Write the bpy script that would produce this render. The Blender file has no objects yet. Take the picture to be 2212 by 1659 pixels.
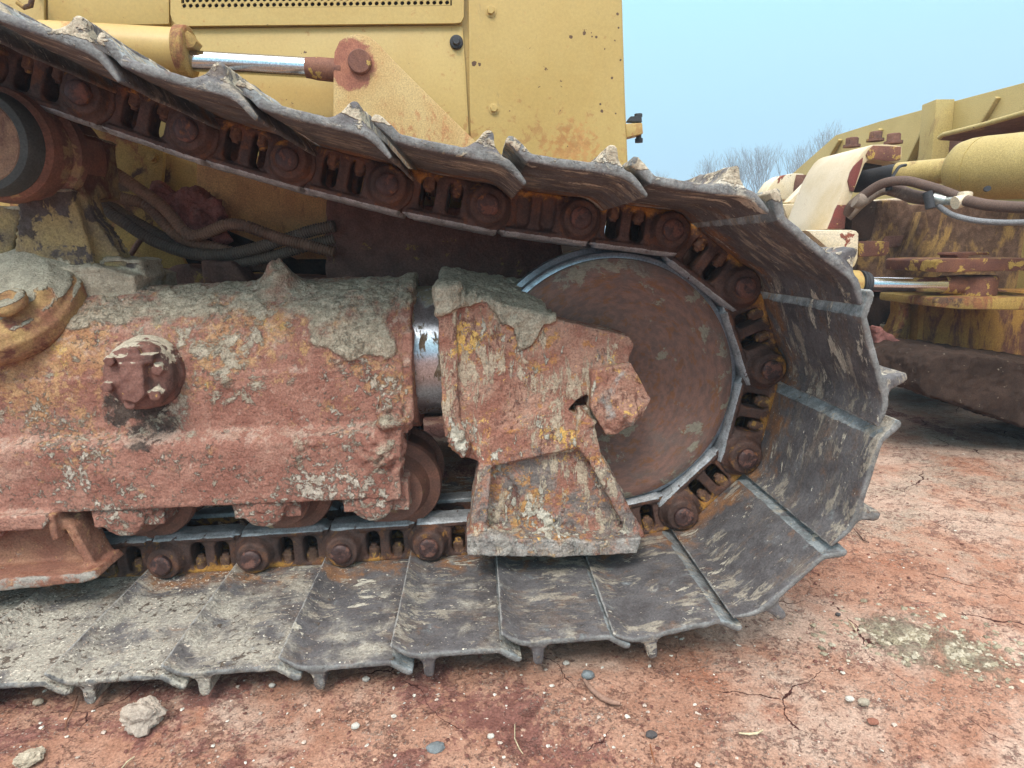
import bpy, bmesh, math, random
import numpy as np
from mathutils import Vector, Matrix, noise as mnoise
random.seed(7)
S = bpy.context.scene
COL = S.collection
R = math.radians

# ------------------------------------------------------------------ camera
CAM_Z = 0.795
FPX, YAW, PITCH, ROLL = 1350.0, .054, .218, .0242      # focal length for a 2212 px wide frame
fw = np.array([math.sin(YAW)*math.cos(PITCH), math.cos(YAW)*math.cos(PITCH), -math.sin(PITCH)])
_r = np.array([math.cos(YAW), -math.sin(YAW), 0.0]); _u = np.cross(_r, fw)
rt = math.cos(ROLL)*_r-math.sin(ROLL)*_u; up = math.sin(ROLL)*_r+math.cos(ROLL)*_u
cam = bpy.data.cameras.new('camera'); cam.sensor_width = 36; cam.lens = FPX/2212*36
cam.clip_start = .02; cam.clip_end = 2000
co = bpy.data.objects.new('camera', cam); COL.objects.link(co); S.camera = co
co.matrix_world = Matrix(((rt[0], up[0], -fw[0], 0), (rt[1], up[1], -fw[1], 0), (rt[2], up[2], -fw[2], CAM_Z), (0, 0, 0, 1)))

# ------------------------------------------------------------------ sky and sun (overcast)
W = bpy.data.worlds.new('World'); S.world = W; W.use_nodes = True
nt = W.node_tree; nt.nodes.clear()
def N(t, k, **kw):
    n = t.nodes.new(k)
    for a, b in kw.items(): setattr(n, a, b)
    return n
out = N(nt, 'ShaderNodeOutputWorld'); bg = N(nt, 'ShaderNodeBackground'); bg.inputs[1].default_value = .15
sky = N(nt, 'ShaderNodeTexSky', sky_type='NISHITA'); sky.sun_disc = False
SUN_EL, SUN_AZ = R(52), R(200)
sky.sun_elevation = SUN_EL; sky.sun_rotation = SUN_AZ; sky.air_density = 1.2; sky.dust_density = 3
tc = N(nt, 'ShaderNodeTexCoord'); sx = N(nt, 'ShaderNodeSeparateXYZ'); nt.links.new(tc.outputs['Generated'], sx.inputs[0])
rm = N(nt, 'ShaderNodeValToRGB'); nt.links.new(sx.outputs[2], rm.inputs[0])
e = rm.color_ramp.elements; e[0].position = 0.0; e[0].color = (.235, .325, .41, 1); e[1].position = .95; e[1].color = (1.65, 1.60, 1.54, 1)
for p_, c_ in ((.12, (.215, .375, .475, 1)), (.36, (.235, .50, .545, 1)), (.60, (.90, .97, 1.0, 1))):
    k = rm.color_ramp.elements.new(p_); k.color = c_
mul = N(nt, 'ShaderNodeMix', data_type='RGBA', blend_type='MULTIPLY'); mul.inputs[0].default_value = 1
nt.links.new(rm.outputs[0], mul.inputs[6]); mul.inputs[7].default_value = (8.8, 8.8, 8.8, 1)
cn = N(nt, 'ShaderNodeTexNoise'); cn.inputs['Scale'].default_value = 1.7; cn.inputs['Detail'].default_value = 5
nt.links.new(tc.outputs['Generated'], cn.inputs['Vector'])
cm = N(nt, 'ShaderNodeMapRange'); cm.inputs[1].default_value = .35; cm.inputs[2].default_value = .65; cm.inputs[3].default_value = .86; cm.inputs[4].default_value = .97
nt.links.new(cn.outputs[0], cm.inputs[0])
mx = N(nt, 'ShaderNodeMix', data_type='RGBA'); nt.links.new(cm.outputs[0], mx.inputs[0])
nt.links.new(sky.outputs[0], mx.inputs[6]); nt.links.new(mul.outputs[2], mx.inputs[7])
nt.links.new(mx.outputs[2], bg.inputs[0]); nt.links.new(bg.outputs[0], out.inputs[0])
sl = bpy.data.lights.new('sun', 'SUN'); sl.energy = 1.5; sl.angle = R(16); sl.color = (1, .95, .87)
so = bpy.data.objects.new('sun', sl); COL.objects.link(so)
# sky texture rotation is measured clockwise from +Y when seen from above
sd = Vector((math.sin(SUN_AZ)*math.cos(SUN_EL), math.cos(SUN_AZ)*math.cos(SUN_EL), math.sin(SUN_EL)))
so.rotation_euler = sd.to_track_quat('Z', 'Y').to_euler()
S.view_settings.view_transform = 'Standard'; S.view_settings.look = 'None'; S.view_settings.exposure = .90
S.render.engine = 'CYCLES'

# ------------------------------------------------------------------ geometry helpers
def P(x, y, Y):
    d = fw*FPX+rt*(x-1106)-up*(y-829.5); d = d*Y/d[1]
    return Vector((d[0], d[1], d[2]+CAM_Z))
def G(x, y, z=0.0):
    d = fw*FPX+rt*(x-1106)-up*(y-829.5); d = d*(z-CAM_Z)/d[2]
    return Vector((d[0], d[1], z))
def PX(x, y, X):
    d = fw*FPX+rt*(x-1106)-up*(y-829.5); d = d*X/d[0]
    return Vector((d[0], d[1], d[2]+CAM_Z))
def O(pts, Y): return [(P(x, y, Y).x, P(x, y, Y).z) for x, y in pts]

class MB:
    def __init__(s): s.v = []; s.f = []
    def add(s, v, f):
        n = len(s.v); s.v += [tuple(a) for a in v]; s.f += [tuple(i+n for i in q) for q in f]; return s
    def box(s, x0, x1, y0, y1, z0, z1):
        return s.add([(x, y, z) for x in (x0, x1) for y in (y0, y1) for z in (z0, z1)],
                     [(0, 1, 3, 2), (4, 6, 7, 5), (0, 4, 5, 1), (2, 3, 7, 6), (0, 2, 6, 4), (1, 5, 7, 3)])
    def prism(s, o, y0, y1, dx=0, dz=0):              # outline in XZ, run along Y
        n = len(o)
        if sum(o[i][0]*o[(i+1) % n][1]-o[(i+1) % n][0]*o[i][1] for i in range(n)) < 0: o = o[::-1]
        v = [(x, y0, z) for x, z in o]+[(x+dx, y1, z+dz) for x, z in o]
        f = [tuple(range(n)), tuple(range(2*n-1, n-1, -1))]+[(i, i+n, (i+1) % n+n, (i+1) % n) for i in range(n)]
        return s.add(v, f)
    def xprism(s, o, x0, x1):                         # outline in YZ, run along X
        n = len(o)
        if sum(o[i][0]*o[(i+1) % n][1]-o[(i+1) % n][0]*o[i][1] for i in range(n)) < 0: o = o[::-1]
        v = [(x0, y, z) for y, z in o]+[(x1, y, z) for y, z in o]
        return s.add(v, [tuple(range(n-1, -1, -1)), tuple(range(n, 2*n))]+[(i, (i+1) % n, (i+1) % n+n, i+n) for i in range(n)])
    def lathe(s, c, ax, prof, n=48, caps=True):                  # prof: (distance along axis, radius)
        ax = Vector(ax).normalized(); a = ax.orthogonal().normalized(); b = ax.cross(a); c = Vector(c)
        v = []; f = []; m = len(prof)
        for i in range(n):
            t = 2*math.pi*i/n; d = a*math.cos(t)+b*math.sin(t)
            for h, r in prof: v.append(c+ax*h+d*r)
        for i in range(n):
            j = (i+1) % n
            for k in range(m-1): f.append((i*m+k, j*m+k, j*m+k+1, i*m+k+1))
        if not caps:
            for i in range(n): j = (i+1) % n; f.append((i*m+m-1, j*m+m-1, j*m, i*m))
            return s.add(v, f)
        if prof[0][1] > 1e-6: f.append(tuple(i*m for i in range(n-1, -1, -1)))
        if prof[-1][1] > 1e-6: f.append(tuple(i*m+m-1 for i in range(n)))
        return s.add(v, f)
    def cyl(s, a, b, r, r2=None, n=24, bev=0):
        a = Vector(a); b = Vector(b); L = (b-a).length; r2 = r if r2 is None else r2
        if bev: pr = [(0, r-bev), (bev, r), (L-bev, r2), (L, r2-bev)]
        else: pr = [(0, r), (L, r2)]
        return s.lathe(a, b-a, pr, n)
    def tube(s, pts, rad, n=10, closed_caps=True):
        pts = [Vector(p) for p in pts]; m = len(pts); v = []; f = []
        t = (pts[1]-pts[0]).normalized(); a = t.orthogonal().normalized()
        for i, p in enumerate(pts):
            t = (pts[min(i+1, m-1)]-pts[max(i-1, 0)]).normalized(); a = (a-t*a.dot(t)).normalized(); b = t.cross(a)
            r = rad[i] if hasattr(rad, '__len__') else rad
            for k in range(n):
                q = 2*math.pi*k/n; v.append(p+(a*math.cos(q)+b*math.sin(q))*r)
        for i in range(m-1):
            for k in range(n):
                l = (k+1) % n; f.append((i*n+k, i*n+l, (i+1)*n+l, (i+1)*n+k))
        f.append(tuple(range(n-1, -1, -1))); f.append(tuple((m-1)*n+k for k in range(n)))
        return s.add(v, f)
    def hexa(s, c, ax, r, h, top=0): return s.lathe(c, ax, [(0, r), (h*.85, r), (h, r*.88)], 6)
    def mesh(s, name, smooth=None, bevel=0):
        me = bpy.data.meshes.new(name); me.from_pydata(s.v, [], s.f); me.update()
        bm = bmesh.new(); bm.from_mesh(me); bmesh.ops.recalc_face_normals(bm, faces=bm.faces)
        if bevel:
            es = [x for x in bm.edges if len(x.link_faces) == 2 and x.calc_face_angle(0) > .5]
            bmesh.ops.bevel(bm, geom=es, offset=bevel, segments=2, affect='EDGES', profile=.6, clamp_overlap=True)
        bm.to_mesh(me); bm.free()
        if smooth is not None:
            me.polygons.foreach_set('use_smooth', [True]*len(me.polygons)); me.set_sharp_from_angle(angle=R(smooth))
        return me

def _h(i, j, k, sd):
    n = (i*374761393+j*668265263+k*2147483647+sd*974634777) & 0xffffffff
    n = ((n ^ (n >> 13))*1274126177) & 0xffffffff
    n = n ^ (n >> 16)
    return (n & 0xffff)/32767.5-1
def vn(p, sc, sd=0):
    q = p*np.asarray(sc, float)+31.7; i = np.floor(q).astype(np.int64); f = q-i; f = f*f*(3-2*f); r = 0
    for a in (0, 1):
        for b in (0, 1):
            for c in (0, 1):
                w = (f[:, 0] if a else 1-f[:, 0])*(f[:, 1] if b else 1-f[:, 1])*(f[:, 2] if c else 1-f[:, 2])
                r = r+w*_h(i[:, 0]+a, i[:, 1]+b, i[:, 2]+c, sd)
    return r
def fbm(p, sc, o=3, sd=0):
    r = 0; a = 1; t = 0
    for k in range(o):
        r = r+a*vn(p, np.asarray(sc, float)*2**k, sd+k); t += a; a *= .55
    return r/t
def sst(x, a, b):
    t = np.clip((x-a)/(b-a), 0, 1); return t*t*(3-2*t)

def cast(mb, name, vox, disp=(), mudfn=None, smooth=40):
    """weld the overlapping solids to one rounded skin, then roughen it"""
    me = mb.mesh(name) if isinstance(mb, MB) else mb
    o = bpy.data.objects.new('tmp', me); COL.objects.link(o)
    m = o.modifiers.new('r', 'REMESH'); m.mode = 'VOXEL'; m.voxel_size = vox; m.use_smooth_shade = True
    m = o.modifiers.new('s', 'SMOOTH'); m.factor = .5; m.iterations = 1
    dg = bpy.context.evaluated_depsgraph_get(); dg.update()
    me2 = bpy.data.meshes.new_from_object(o.evaluated_get(dg)); me2.name = name
    bpy.data.objects.remove(o); bpy.data.meshes.remove(me)
    n = len(me2.vertices); c = np.empty(n*3); me2.vertices.foreach_get('co', c); c = c.reshape(-1, 3)
    nr = np.empty(n*3); me2.vertices.foreach_get('normal', nr); nr = nr.reshape(-1, 3)
    h = np.zeros(n)
    for k, (amp, sc, oc) in enumerate(disp): h += amp*fbm(c, sc, oc, 11*k)
    if mudfn is not None:
        mud, hh = mudfn(c, nr); h += hh
        at = me2.attributes.new('mud', 'FLOAT', 'POINT'); at.data.foreach_set('value', mud.astype(np.float32))
    c = c+nr*h[:, None]
    me2.vertices.foreach_set('co', c.ravel()); me2.update()
    me2.polygons.foreach_set('use_smooth', [True]*len(me2.polygons))
    return me2

def new(name, me, mat, parent=None, loc=None, rot=None):
    if isinstance(me, MB): me = me.mesh(name, 35)
    o = bpy.data.objects.new(name, me); COL.objects.link(o)
    if not me.materials: me.materials.append(mat)
    if parent:
        o.parent = parent
        if loc is None and parent.type == 'EMPTY': o.matrix_parent_inverse = parent.matrix_basis.inverted()
    if loc is not None: o.location = loc
    if rot: o.rotation_euler = rot
    return o
def tag(o, label=None, cat=None, group=None, kind=None):
    if label: o['label'] = label
    if cat: o['category'] = cat
    if group: o['group'] = group
    if kind: o['kind'] = kind
    return o

# ------------------------------------------------------------------ materials
def worn(name, c1, c2, layers=(), rough=.75, metal=0.0, bump=.25, bsc=90, nsc=9, rnd=False, st=(1, 1, 1), grain=.22, gs=230):
    m = bpy.data.materials.new(name); m.use_nodes = True; t = m.node_tree; L = t.links.new
    b = t.nodes['Principled BSDF']
    tcn = N(t, 'ShaderNodeTexCoord'); vec = tcn.outputs['Object']; raw = vec
    if rnd:
        oi = N(t, 'ShaderNodeObjectInfo'); ml = N(t, 'ShaderNodeMath', operation='MULTIPLY'); ml.inputs[1].default_value = 41
        L(oi.outputs['Random'], ml.inputs[0]); va = N(t, 'ShaderNodeVectorMath', operation='ADD'); L(vec, va.inputs[0]); L(ml.outputs[0], va.inputs[1]); vec = va.outputs[0]
    geo = N(t, 'ShaderNodeNewGeometry'); sn = N(t, 'ShaderNodeSeparateXYZ'); L(geo.outputs['Normal'], sn.inputs[0])
    sp = N(t, 'ShaderNodeSeparateXYZ'); L(raw, sp.inputs[0])
    def noise(sc, det=6, s_=(1, 1, 1), ds=0, rr=.62):
        v = vec
        if tuple(s_) != (1, 1, 1):
            mp = N(t, 'ShaderNodeVectorMath', operation='MULTIPLY'); mp.inputs[1].default_value = s_; L(vec, mp.inputs[0]); v = mp.outputs[0]
        n = N(t, 'ShaderNodeTexNoise'); n.inputs['Scale'].default_value = sc; n.inputs['Detail'].default_value = det
        n.inputs['Roughness'].default_value = rr; n.inputs['Distortion'].default_value = ds; L(v, n.inputs['Vector']); return n.outputs[0]
    def mr(x, a, b_, lo=0., hi=1., smooth=True):
        n = N(t, 'ShaderNodeMapRange', interpolation_type='SMOOTHSTEP' if smooth else 'LINEAR'); n.inputs[1].default_value = a; n.inputs[2].default_value = b_
        n.inputs[3].default_value = lo; n.inputs[4].default_value = hi; L(x, n.inputs[0]); return n.outputs[0]
    def ma(x, w, y):                                   # x*w+y
        n = N(t, 'ShaderNodeMath', operation='MULTIPLY_ADD'); L(x, n.inputs[0]); n.inputs[1].default_value = w
        if isinstance(y, float): n.inputs[2].default_value = y
        else: L(y, n.inputs[2])
        return n.outputs[0]
    def mixc(f, a, b_):
        n = N(t, 'ShaderNodeMix', data_type='RGBA'); L(f, n.inputs[0])
        for i, c in ((6, a), (7, b_)):
            if isinstance(c, tuple): n.inputs[i].default_value = (*c, 1)
            else: L(c, n.inputs[i])
        return n.outputs[2]
    def mixf(f, a, b_):
        n = N(t, 'ShaderNodeMix', data_type='FLOAT'); L(f, n.inputs[0])
        for i, c in ((2, a), (3, b_)):
            if isinstance(c, (int, float)): n.inputs[i].default_value = c
            else: L(c, n.inputs[i])
        return n.outputs[0]
    col = mixc(mr(noise(nsc, 5, s_=st), .35, .65), c1, c2); ro = rough; me_ = metal
    hgt = ma(noise(bsc, 4), bump, 0.0)
    for l in layers:
        x = noise(l.get('sc', 8), min(l.get('det', 5), 6), l.get('st', (1, 1, 1)), l.get('ds', .4), l.get('rr', .65))
        if 'mod' in l: x = ma(noise(l['mod'][0], 3), l['mod'][1], ma(x, 1.0, -.5*l['mod'][1]))
        if l.get('w', 1) != 1: x = ma(x, l['w'], .5*(1-l['w']))
        if 'up' in l: x = ma(sn.outputs[2], l['up'], x)
        if 'attr' in l:
            an = N(t, 'ShaderNodeAttribute', attribute_name=l['attr'][0]); x = ma(an.outputs['Fac'], l['attr'][1], x)
        if 'oattr' in l:
            an = N(t, 'ShaderNodeAttribute', attribute_type='OBJECT', attribute_name=l['oattr'][0]); x = ma(an.outputs['Fac'], l['oattr'][1], x)
        for ax, a, b_, w in l.get('ax', ()):
            x = ma(mr(sp.outputs['xyz'.index(ax)], a, b_), w, x)
        for (px, py, pz, r0, r1, w) in l.get('spot', ()):
            d = N(t, 'ShaderNodeVectorMath', operation='DISTANCE'); L(raw, d.inputs[0]); d.inputs[1].default_value = (px, py, pz)
            x = ma(mr(d.outputs['Value'], r1, r0), w, x)
        k = mr(x, l['th'], l['th']+l.get('wd', .04))
        if l.get('op', 1) != 1: k = ma(k, l['op'], 0.0)
        lc = mixc(mr(noise(l.get('vsc', 35), 3), .35, .65), l['c1'], l.get('c2', l['c1']))
        col = mixc(k, col, lc); ro = mixf(k, ro, l.get('r', .9)); me_ = mixf(k, me_, l.get('m', 0.))
        if l.get('h'): hgt = ma(k, l['h'], hgt)
        if l.get('g'): g_ = ma(noise(l.get('gsc', 160), 4), l['g'], 0.0); hgt = mixf(k, hgt, ma(g_, 1.0, hgt))
    if grain:
        gm_ = N(t, 'ShaderNodeMix', data_type='RGBA', blend_type='MULTIPLY'); gm_.inputs[0].default_value = 1; L(col, gm_.inputs[6])
        L(mr(noise(gs, 3, rr=.8), .3, .7, 1-grain*1.6, 1+grain*1.6, False), gm_.inputs[7]); col = gm_.outputs[2]
    b.inputs['Specular IOR Level'].default_value = .12 if rough > .8 else (.3 if rough > .55 else .5)
    L(col, b.inputs['Base Color'])
    for x, s_ in ((ro, 'Roughness'), (me_, 'Metallic')):
        if isinstance(x, (int, float)): b.inputs[s_].default_value = x
        else: L(x, b.inputs[s_])
    bu = N(t, 'ShaderNodeBump'); bu.inputs['Strength'].default_value = 1; bu.inputs['Distance'].default_value = .006; L(hgt, bu.inputs['Height']); L(bu.outputs[0], b.inputs['Normal'])
    return m

YEL, YEL2 = (.46, .305, .092), (.41, .27, .085)
RED, RED2 = (.30, .115, .075), (.42, .20, .14)
GRY, GRY2 = (.50, .425, .325), (.36, .30, .225)
DRK, DRK2 = (.045, .024, .018), (.10, .042, .026)
ORG = (.34, .12, .03)
M = {}
M['hood'] = worn('hood_paint', YEL, (.49, .34, .115), [
    dict(c1=(.40, .19, .06), c2=(.50, .25, .09), sc=60, th=.60, wd=.12, op=.8, spot=[(P(1235, 310, 2.05).x, 2.05, P(1235, 310, 2.05).z-.03, .02, .16, .22)], w=.8),
    dict(c1=(.36, .26, .10), sc=12, st=(1.6, 1, .3), th=.60, wd=.2, op=.35, rr=.75),
    dict(c1=(.30, .22, .10), sc=26, st=(1, 1, .35), th=.66, wd=.06, op=.45),
    dict(c1=(.12, .06, .035), sc=34, det=3, th=.705, wd=.01, r=.8),
    dict(c1=(.36, .17, .06), sc=30, th=.62, wd=.1, op=.6, ax=[('z', 1.28, 1.1, .10)]),
    dict(c1=(.09, .05, .035), c2=(.16, .09, .05), sc=90, th=.80, wd=.05, spot=[(*P(x_, y_, 2.048), a_*.35, a_, .45) for x_, y_, a_ in ((1233, 79, .009), (1262, 72, .009), (1288, 80, .006), (1279, 79, .005), (1328, 88, .006), (1212, 174, .007), (1322, 168, .007), (1024, 137, .012), (1036, 139, .008), (1297, 225, .006), (1300, 240, .008), (1334, 30, .007), (1336, 60, .005), (1340, 130, .006), (1330, 245, .005))])],
    rough=.45, bump=.015, bsc=60, nsc=3, grain=.05, gs=120)
M['cylyel'] = worn('cylinder_paint', (.52, .345, .12), (.47, .30, .10), [dict(c1=(.32, .13, .06), sc=14, th=.60, wd=.12, op=.8, rr=.75)], rough=.45, bump=.04, nsc=6, grain=.05)
M['oldyel'] = worn('dirty_yellow_paint', (.42, .27, .08), (.33, .21, .07), [
    dict(c1=(.30, .13, .06), c2=(.20, .085, .05), sc=11, th=.5, wd=.12, st=(1, 1, .6)),
    dict(c1=(.10, .055, .04), sc=7, th=.57, wd=.06, c2=(.16, .09, .06))], rough=.75, bump=.12, nsc=5)
M['orangeplate'] = worn('orange_stained_plate', (.66, .38, .16), (.52, .28, .12), [
    dict(c1=(.25, .10, .05), sc=30, st=(1, 1, .3), th=.56, wd=.12, op=.6)], rough=.75, bump=.1, nsc=14)
M['palepaint'] = worn('chalky_pale_yellow_paint', (.62, .50, .30), (.68, .58, .44), [
    dict(c1=(.25, .07, .04), c2=(.2, .06, .04), sc=9, th=.64, wd=.02),
    dict(c1=(.08, .07, .07), sc=30, th=.68, wd=.03)], rough=.5, bump=.06, nsc=5)
M['tanpaint'] = worn('tan_yellow_paint', (.54, .40, .22), (.64, .52, .37), [
    dict(c1=(.45, .25, .10), c2=(.36, .18, .08), sc=16, th=.62, wd=.1, op=.7, rr=.75)], rough=.45, bump=.05, nsc=4, grain=.08)
M['bladeyel'] = worn('blade_paint', (.40, .30, .11), (.46, .35, .14), [
    dict(c1=(.22, .12, .06), sc=6, st=(1, 1, .4), th=.60, wd=.1, op=.7),
    dict(c1=(.10, .05, .04), sc=28, th=.72, wd=.03)], rough=.6, bump=.06, nsc=4)
M['brownmud'] = worn('brown_mud_wall', (.36, .23, .09), (.28, .17, .07), [
    dict(c1=(.10, .06, .042), c2=(.16, .10, .07), sc=6, st=(1, 1, .5), th=.39, wd=.12, rr=.75),
    dict(c1=(.2, .14, .1), sc=24, th=.62, wd=.1, op=.5)], rough=.85, bump=.25, nsc=6)
M['ochre'] = worn('ochre_stained_wall', (.38, .21, .055), (.28, .145, .045), [
    dict(c1=(.12, .05, .04), c2=(.17, .08, .05), sc=8, st=(1, 1, .35), th=.47, wd=.12, rr=.75)], rough=.8, bump=.15, nsc=12)
M['mudsteel_shade'] = worn('mud_crust_and_shade', (.034, .021, .016), (.055, .034, .026), [
    dict(c1=(.24, .2, .16), sc=38, th=.65, wd=.05)], rough=.9, bump=.4, nsc=12)  # mud crust; doubles as painted void darkness in the round opening
M['purplerust'] = worn('rust_red_forging', (.22, .095, .06), (.15, .065, .05), [
    dict(c1=(.42, .26, .07), c2=(.5, .33, .1), sc=17, th=.56, wd=.03, h=.1)], rough=.75, bump=.2, nsc=14)
M['link'] = worn('rusty_link_casting', (.115, .062, .048), (.07, .042, .035), [
    dict(c1=(.21, .085, .04), c2=(.16, .065, .035), sc=26, th=.53, wd=.12, op=.65),
    dict(c1=(.42, .21, .045), c2=(.32, .15, .04), sc=20, th=.63, wd=.12, oattr=('ochre', .05), ax=[('z', .005, .04, .13)]),
    dict(c1=(.42, .43, .45), c2=(.28, .285, .29), sc=40, th=.92, wd=.06, r=.42, m=.3, ax=[('z', -.0425, -.0475, .6)], h=0)],
    rough=.62, metal=.15, bump=.28, bsc=140, nsc=22, rnd=True)
M['pin'] = worn('rusty_pin_end', (.085, .042, .036), (.05, .03, .03), [
    dict(c1=(.17, .075, .055), sc=40, th=.5, wd=.1),
    dict(c1=(.25, .10, .04), sc=30, th=.6, wd=.1)], rough=.5, metal=.3, bump=.2, bsc=150, nsc=40, rnd=True)
M['bolt'] = worn('rusty_bolt', (.17, .09, .055), (.10, .055, .04), [
    dict(c1=(.38, .21, .06), sc=50, th=.57, wd=.1, oattr=('ochre', .05))], rough=.75, bump=.3, bsc=180, nsc=60, rnd=True)
M['shoe'] = worn('worn_dark_shoe_steel', (.155, .145, .148), (.10, .09, .092), [
    dict(c1=(.19, .155, .13), c2=(.135, .10, .085), sc=22, st=(.4, 1, 1), th=.51, wd=.10, op=.75, rr=.75),
    dict(c1=(.32, .15, .06), c2=(.22, .11, .06), sc=16, th=.60, wd=.2, op=.85, ax=[('y', -.21, -.12, .22)]),
    dict(c1=(.30, .325, .335), c2=(.16, .175, .18), sc=26, th=.60, wd=.16, r=.45, ax=[('x', .0515, .047, .30)]),
    dict(c1=(.40, .35, .28), c2=(.30, .26, .21), sc=40, st=(.38, 1, 1), th=.555, wd=.07, op=.8, mod=(7, .6), g=.2, rr=.75),
    dict(c1=(.48, .43, .35), c2=(.58, .53, .44), sc=24, st=(.38, 1, 1), th=.615, wd=.02, det=6, rr=.74, h=.12, g=.2, mod=(6, .4)),
    dict(c1=(.47, .43, .36), c2=(.34, .305, .255), sc=11, th=.73, wd=.3, oattr=('dust', .33), vsc=120, h=.05, g=.6, mod=(20, .5), ax=[('y', -.14, -.22, .12)]),
    dict(c1=(.17, .13, .10), c2=(.10, .075, .06), sc=70, th=.70, wd=.04, oattr=('dust', .11), vsc=50, mod=(9, .4), h=.2),
    dict(c1=(.80, .75, .64), c2=(.5, .38, .3), sc=130, det=2, th=.71, wd=.03, oattr=('dust', .10), vsc=50, h=.3),
    dict(c1=(.21, .205, .20), c2=(.14, .135, .13), sc=30, th=.62, wd=.2, r=.6, ax=[('y', -.4445, -.4485, .3)]),
    dict(c1=(.36, .35, .335), sc=30, th=.62, wd=.2, op=.8, r=.6, oattr=('caked', -.3), ax=[('x', .2435, .2485, .3)]),
    dict(c1=(.55, .47, .36), c2=(.42, .35, .26), sc=26, th=1.0, wd=.06, oattr=('caked', .28), h=.3, g=.6, ax=[('y', -.30, -.44, .10), ('z', .060, .066, .18)]),
    ], rough=.60, metal=.12, bump=.3, bsc=120, nsc=18, rnd=True)
def sp_(x, y, r0, r1, w, Y=1.3): q = P(x, y, Y); return (q.x, Y, q.z, r0, r1, w)
M['frame'] = worn('mud_caked_frame', (.36, .18, .135), (.27, .12, .09), [
    dict(c1=(.44, .27, .205), c2=(.37, .21, .16), sc=7, th=.50, wd=.18, op=.8),
    dict(c1=(.56, .35, .17), c2=(.44, .23, .11), sc=46, th=.55, wd=.12, det=10, rr=.78, op=.7, mod=(6, .45), h=-.12, spot=[sp_(720, 850, .1, .34, .08), sp_(100, 870, .1, .32, .11), sp_(80, 770, .04, .17, .14), sp_(480, 690, .05, .2, .10), sp_(580, 660, .02, .1, .1), sp_(700, 1030, .1, .35, -.12), sp_(100, 1040, .1, .4, -.10)]),
    dict(c1=(.60, .39, .16), c2=(.52, .31, .11), sc=24, th=.605, wd=.05, det=10, rr=.78, mod=(7, .4), h=-.1, spot=[sp_(80, 770, .04, .15, .13), sp_(580, 680, .02, .12, .10), sp_(490, 850, .02, .08, .08), sp_(700, 1030, .1, .4, -.15), sp_(100, 1040, .1, .4, -.15)]),
    dict(c1=(.06, .042, .036), c2=(.11, .08, .065), sc=16, th=.70, wd=.09, det=10, spot=[sp_(310, 890, .045, .11, .36)]),
    dict(c1=(.19, .09, .07), c2=(.24, .12, .095), sc=40, th=.61, wd=.08, op=.55, rr=.8, mod=(8, .4)),
    dict(c1=(.50, .37, .30), c2=(.44, .29, .22), sc=50, th=.57, wd=.12, op=.6, up=.16, rr=.75),
    dict(c1=(.62, .57, .48), c2=(.46, .42, .34), sc=75, th=.60, wd=.08, det=6, rr=.72, h=.5, g=.8, op=.75, mod=(6, .75), ax=[('z', .43, .30, .055)]),
    dict(c1=(.50, .44, .35), c2=(.38, .33, .25), sc=20, th=.60, wd=.09, det=10, rr=.75, h=.2, g=.6, op=.9, mod=(5, .5), spot=[sp_(420, 680, .08, .30, .10), sp_(470, 640, .05, .25, .06), sp_(850, 990, .01, .08, .2)]),
    dict(c1=(.53, .45, .345), c2=(.38, .315, .235), sc=14, th=.68, wd=.18, det=10, attr=('mud', .5), h=.15, g=1.4, gsc=150, vsc=60)],
    rough=.92, bump=.9, bsc=95, nsc=13, grain=.25)
M['yoke'] = worn('mud_caked_yoke', (.30, .135, .098), (.42, .245, .18), [
    dict(c1=(.17, .145, .135), c2=(.25, .20, .175), sc=16, th=.59, wd=.12, rr=.75, ax=[('z', .42, .30, .17)]),
    dict(c1=(.44, .20, .08), c2=(.50, .28, .10), sc=36, th=.56, wd=.07, rr=.78, op=.85, mod=(7, .5)),
    dict(c1=(.70, .45, .15), c2=(.62, .36, .11), sc=30, th=.62, wd=.04, rr=.8, mod=(8, .3), spot=[sp_(1010, 740, .02, .07, .12, 1.27), sp_(1190, 930, .01, .045, .13, 1.27), sp_(1230, 950, .01, .045, .11, 1.27), sp_(1320, 795, .005, .035, .14, 1.25)]),
    dict(c1=(.52, .43, .32), c2=(.42, .34, .25), sc=34, st=(1, 1, .33), th=.535, wd=.07, op=.9, rr=.78, h=.2, mod=(5, .5)),
    dict(c1=(.16, .07, .055), c2=(.22, .10, .08), sc=50, st=(1, 1, .5), th=.585, wd=.05, op=.8, rr=.82, mod=(8, .5), h=-.2),
    dict(c1=(.60, .55, .46), c2=(.46, .41, .33), sc=48, st=(1, 1, .4), th=.625, wd=.035, h=.35, g=.6, mod=(7, .5), spot=[sp_(1000, 945, .01, .05, .15, 1.26), sp_(1185, 1135, .01, .05, .15, 1.27), sp_(1340, 1145, .01, .04, .15, 1.26)]),
    dict(c1=(.40, .37, .34), c2=(.27, .245, .225), sc=20, th=.63, wd=.14, r=.7, op=.85, ax=[('y', 1.252, 1.246, .10), ('z', .40, .32, .04), ('y', 1.232, 1.224, .12)]),
    dict(c1=(.55, .47, .36), c2=(.42, .355, .27), sc=14, th=.71, wd=.14, attr=('mud', .5), h=.15, g=1.2, gsc=150, vsc=60)],
    rough=.92, bump=.9, bsc=95, nsc=16, grain=.25)
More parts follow.
